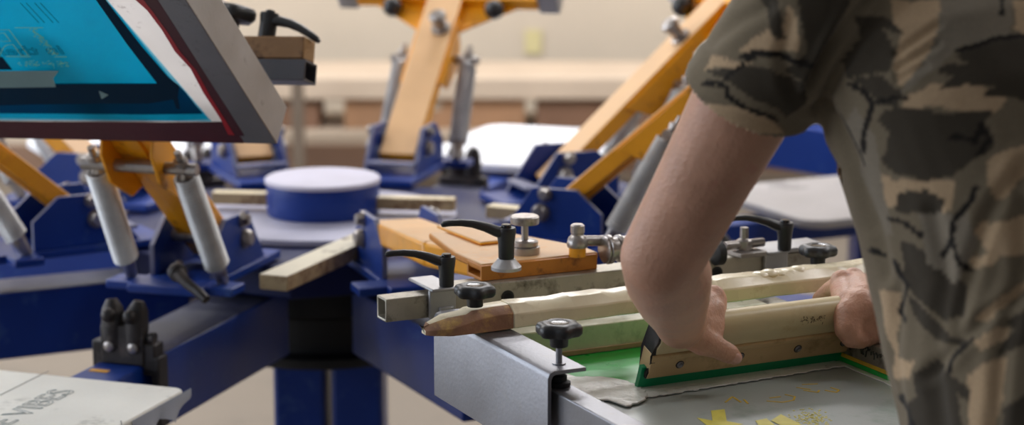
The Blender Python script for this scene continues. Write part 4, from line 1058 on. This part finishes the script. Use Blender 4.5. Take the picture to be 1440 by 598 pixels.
FOLD = [([(1228, -10), (1190, 45), (1155, 95), (1138, 132)], .010, 9), ([(1206, -10), (1172, 55), (1140, 125)], .006, 7), ([(1250, -10), (1215, 40), (1170, 110), (1150, 150)], .005, 10),
 ([(1262, 75), (1320, 34)], .003, 6), ([(1262, 95), (1318, 62)], .003, 6), ([(1262, 110), (1300, 92)], .0025, 6),
 ([(1160, 150), (1180, 200), (1204, 260), (1222, 320)], .0025, 9), ([(1160, 150), (1200, 220), (1228, 300), (1245, 390)], .004, 11), ([(1440, 230), (1390, 300), (1360, 390), (1340, 470)], .005, 12),
 ([(1470, 390), (1380, 450), (1300, 530)], .004, 10), ([(1436, 250), (1440, 380), (1410, 480), (1400, 598)], .005, 13), ([(1262, 400), (1256, 500), (1266, 598)], .004, 9),
 ([(1000, 60), (1040, 30), (1080, 10)], .003, 10), ([(1135, 150), (1110, 120), (1100, 80), (1110, 30)], .004, 11), ([(1310, 300), (1330, 400), (1310, 520), (1320, 598)], .004, 14),
 ([(980, 140), (1040, 158), (1105, 182)], .0012, 5)]
def seg_d(x, y, pl):
    m = 1e9
    for (ax, ay), (bx, by) in zip(pl[:-1], pl[1:]):
        dx, dy = bx-ax, by-ay; t = max(0, min(1, ((x-ax)*dx+(y-ay)*dy)/(dx*dx+dy*dy)))
        q = (x-ax-t*dx)**2+(y-ay-t*dy)**2
        if q < m: m = q
    return sqrt(m)
def inside(x, y, pl):
    c = False; j = len(pl)-1
    for i in range(len(pl)):
        if (pl[i][1] > y) != (pl[j][1] > y) and x < (pl[j][0]-pl[i][0])*(y-pl[i][1])/(pl[j][1]-pl[i][1])+pl[i][0]: c = not c
        j = i
    return c
BB = [(n_, p_, min(a for a, _ in p_), max(a for a, _ in p_), min(c for _, c in p_), max(c for _, c in p_)) for n_, p_ in POLY]
EYE = V((0, 0, H))
def shirt_post(bm, Mw):
    bm.normal_update()
    lay = bm.verts.layers.float_color.new('print')
    new = {}
    for v in bm.verts:
        w = Mw @ v.co; n_ = v.normal
        vis = (EYE-w).normalized().dot(n_)
        # cloth wrinkles
        d_ = .0016*noise.noise(w*14)+.0009*noise.noise(w*34+V((3, 1, 2)))
        x, y = proj(w)
        if vis > -.2 and -60 < y < 660 and x < 1500:
            for pl, dep, wd in FOLD:
                q = seg_d(x, y, pl)
                if q < wd*3: d_ -= dep*(math.exp(-(q/wd)**2)-.35*math.exp(-((q-wd*1.5)/wd)**2))
        d_ += .006*noise.noise(V((w.x*5, w.y*5, w.z*2.2)))
        new[v] = v.co+n_*d_
        j1 = noise.noise(w*45)*3.5; j2 = noise.noise(w*45+V((9, 9, 9)))*3.5
        col = PAL['base']
        if vis > -.05 and -20 < y < 612 and x < 1468:
            X, Y_ = x+j1, y+j2
            for n2, pl, x0, x1, y0, y1 in BB:
                if x0 <= X <= x1 and y0 <= Y_ <= y1 and inside(X, Y_, pl): col = PAL[n2]
            for pl, wd in LINE:
                if seg_d(X, Y_, pl) < wd*.5: col = PAL['black']
        else:
            a = noise.noise(V((w.x*9, w.y*9, w.z*14))+V((5, 0, 0))); c_ = noise.noise(V((w.x*8, w.y*8, w.z*12))+V((0, 7, 0))); e_ = noise.noise(V((w.x*14, w.y*14, w.z*22))+V((0, 0, 8)))
            if a > .12: col = PAL['tan']
            elif a < -.2: col = PAL['grey']
            if c_ > .1: col = PAL['dark']
            if abs(e_) < .03: col = PAL['black']
        v[lay] = lin(col)
    for v, c in new.items(): v.co = c
m = bpy.data.materials.new('camouflage_cotton'); m.use_nodes = True; N = m.node_tree.nodes; Lk = m.node_tree.links; bs_ = N['Principled BSDF']
at_ = N.new('ShaderNodeAttribute'); at_.attribute_name = 'print'
nz = N.new('ShaderNodeTexNoise'); nz.inputs['Scale'].default_value = 420; nz.inputs['Detail'].default_value = 3
tcn = N.new('ShaderNodeTexCoord'); Lk.new(tcn.outputs['Object'], nz.inputs[0])
mr = N.new('ShaderNodeMapRange'); Lk.new(nz.outputs[0], mr.inputs[0]); mr.inputs[3].default_value = .8; mr.inputs[4].default_value = 1.2
vm = N.new('ShaderNodeVectorMath'); vm.operation = 'SCALE'; Lk.new(at_.outputs['Color'], vm.inputs[0]); Lk.new(mr.outputs[0], vm.inputs['Scale']); Lk.new(vm.outputs[0], bs_.inputs['Base Color'])
bs_.inputs['Roughness'].default_value = .9; bs_.inputs['Sheen Weight'].default_value = .15; bs_.inputs['Specular IOR Level'].default_value = .2
bp = N.new('ShaderNodeBump'); bp.inputs['Strength'].default_value = .25; bp.inputs['Distance'].default_value = .001; Lk.new(nz.outputs[0], bp.inputs['Height']); Lk.new(bp.outputs[0], bs_.inputs['Normal'])
MATS['camo'] = m
remeshed('t_shirt', b, .0032, 9, .5, cut=shirt_cut, solid=.0022, mats=('camo',), parent=pt, post=shirt_post)
#PERSON-END

# ================================================================== CAMERA AND OUTPUT
cam = bpy.data.cameras.new('camera'); co = bpy.data.objects.new('camera', cam); COL.objects.link(co)
co.location = (0, 0, H); co.rotation_euler = (pi/2-PT, 0, 0)
cam.sensor_width = 36; cam.lens = 75; cam.clip_end = 60
cam.dof.use_dof = True; cam.dof.focus_distance = 2.48; cam.dof.aperture_fstop = 75/18.5
SC.camera = co
SC.view_settings.view_transform = 'Standard'; SC.view_settings.look = 'None'; SC.view_settings.gamma = 1; SC.view_settings.use_curve_mapping = False
SC.view_settings.exposure = -1.15
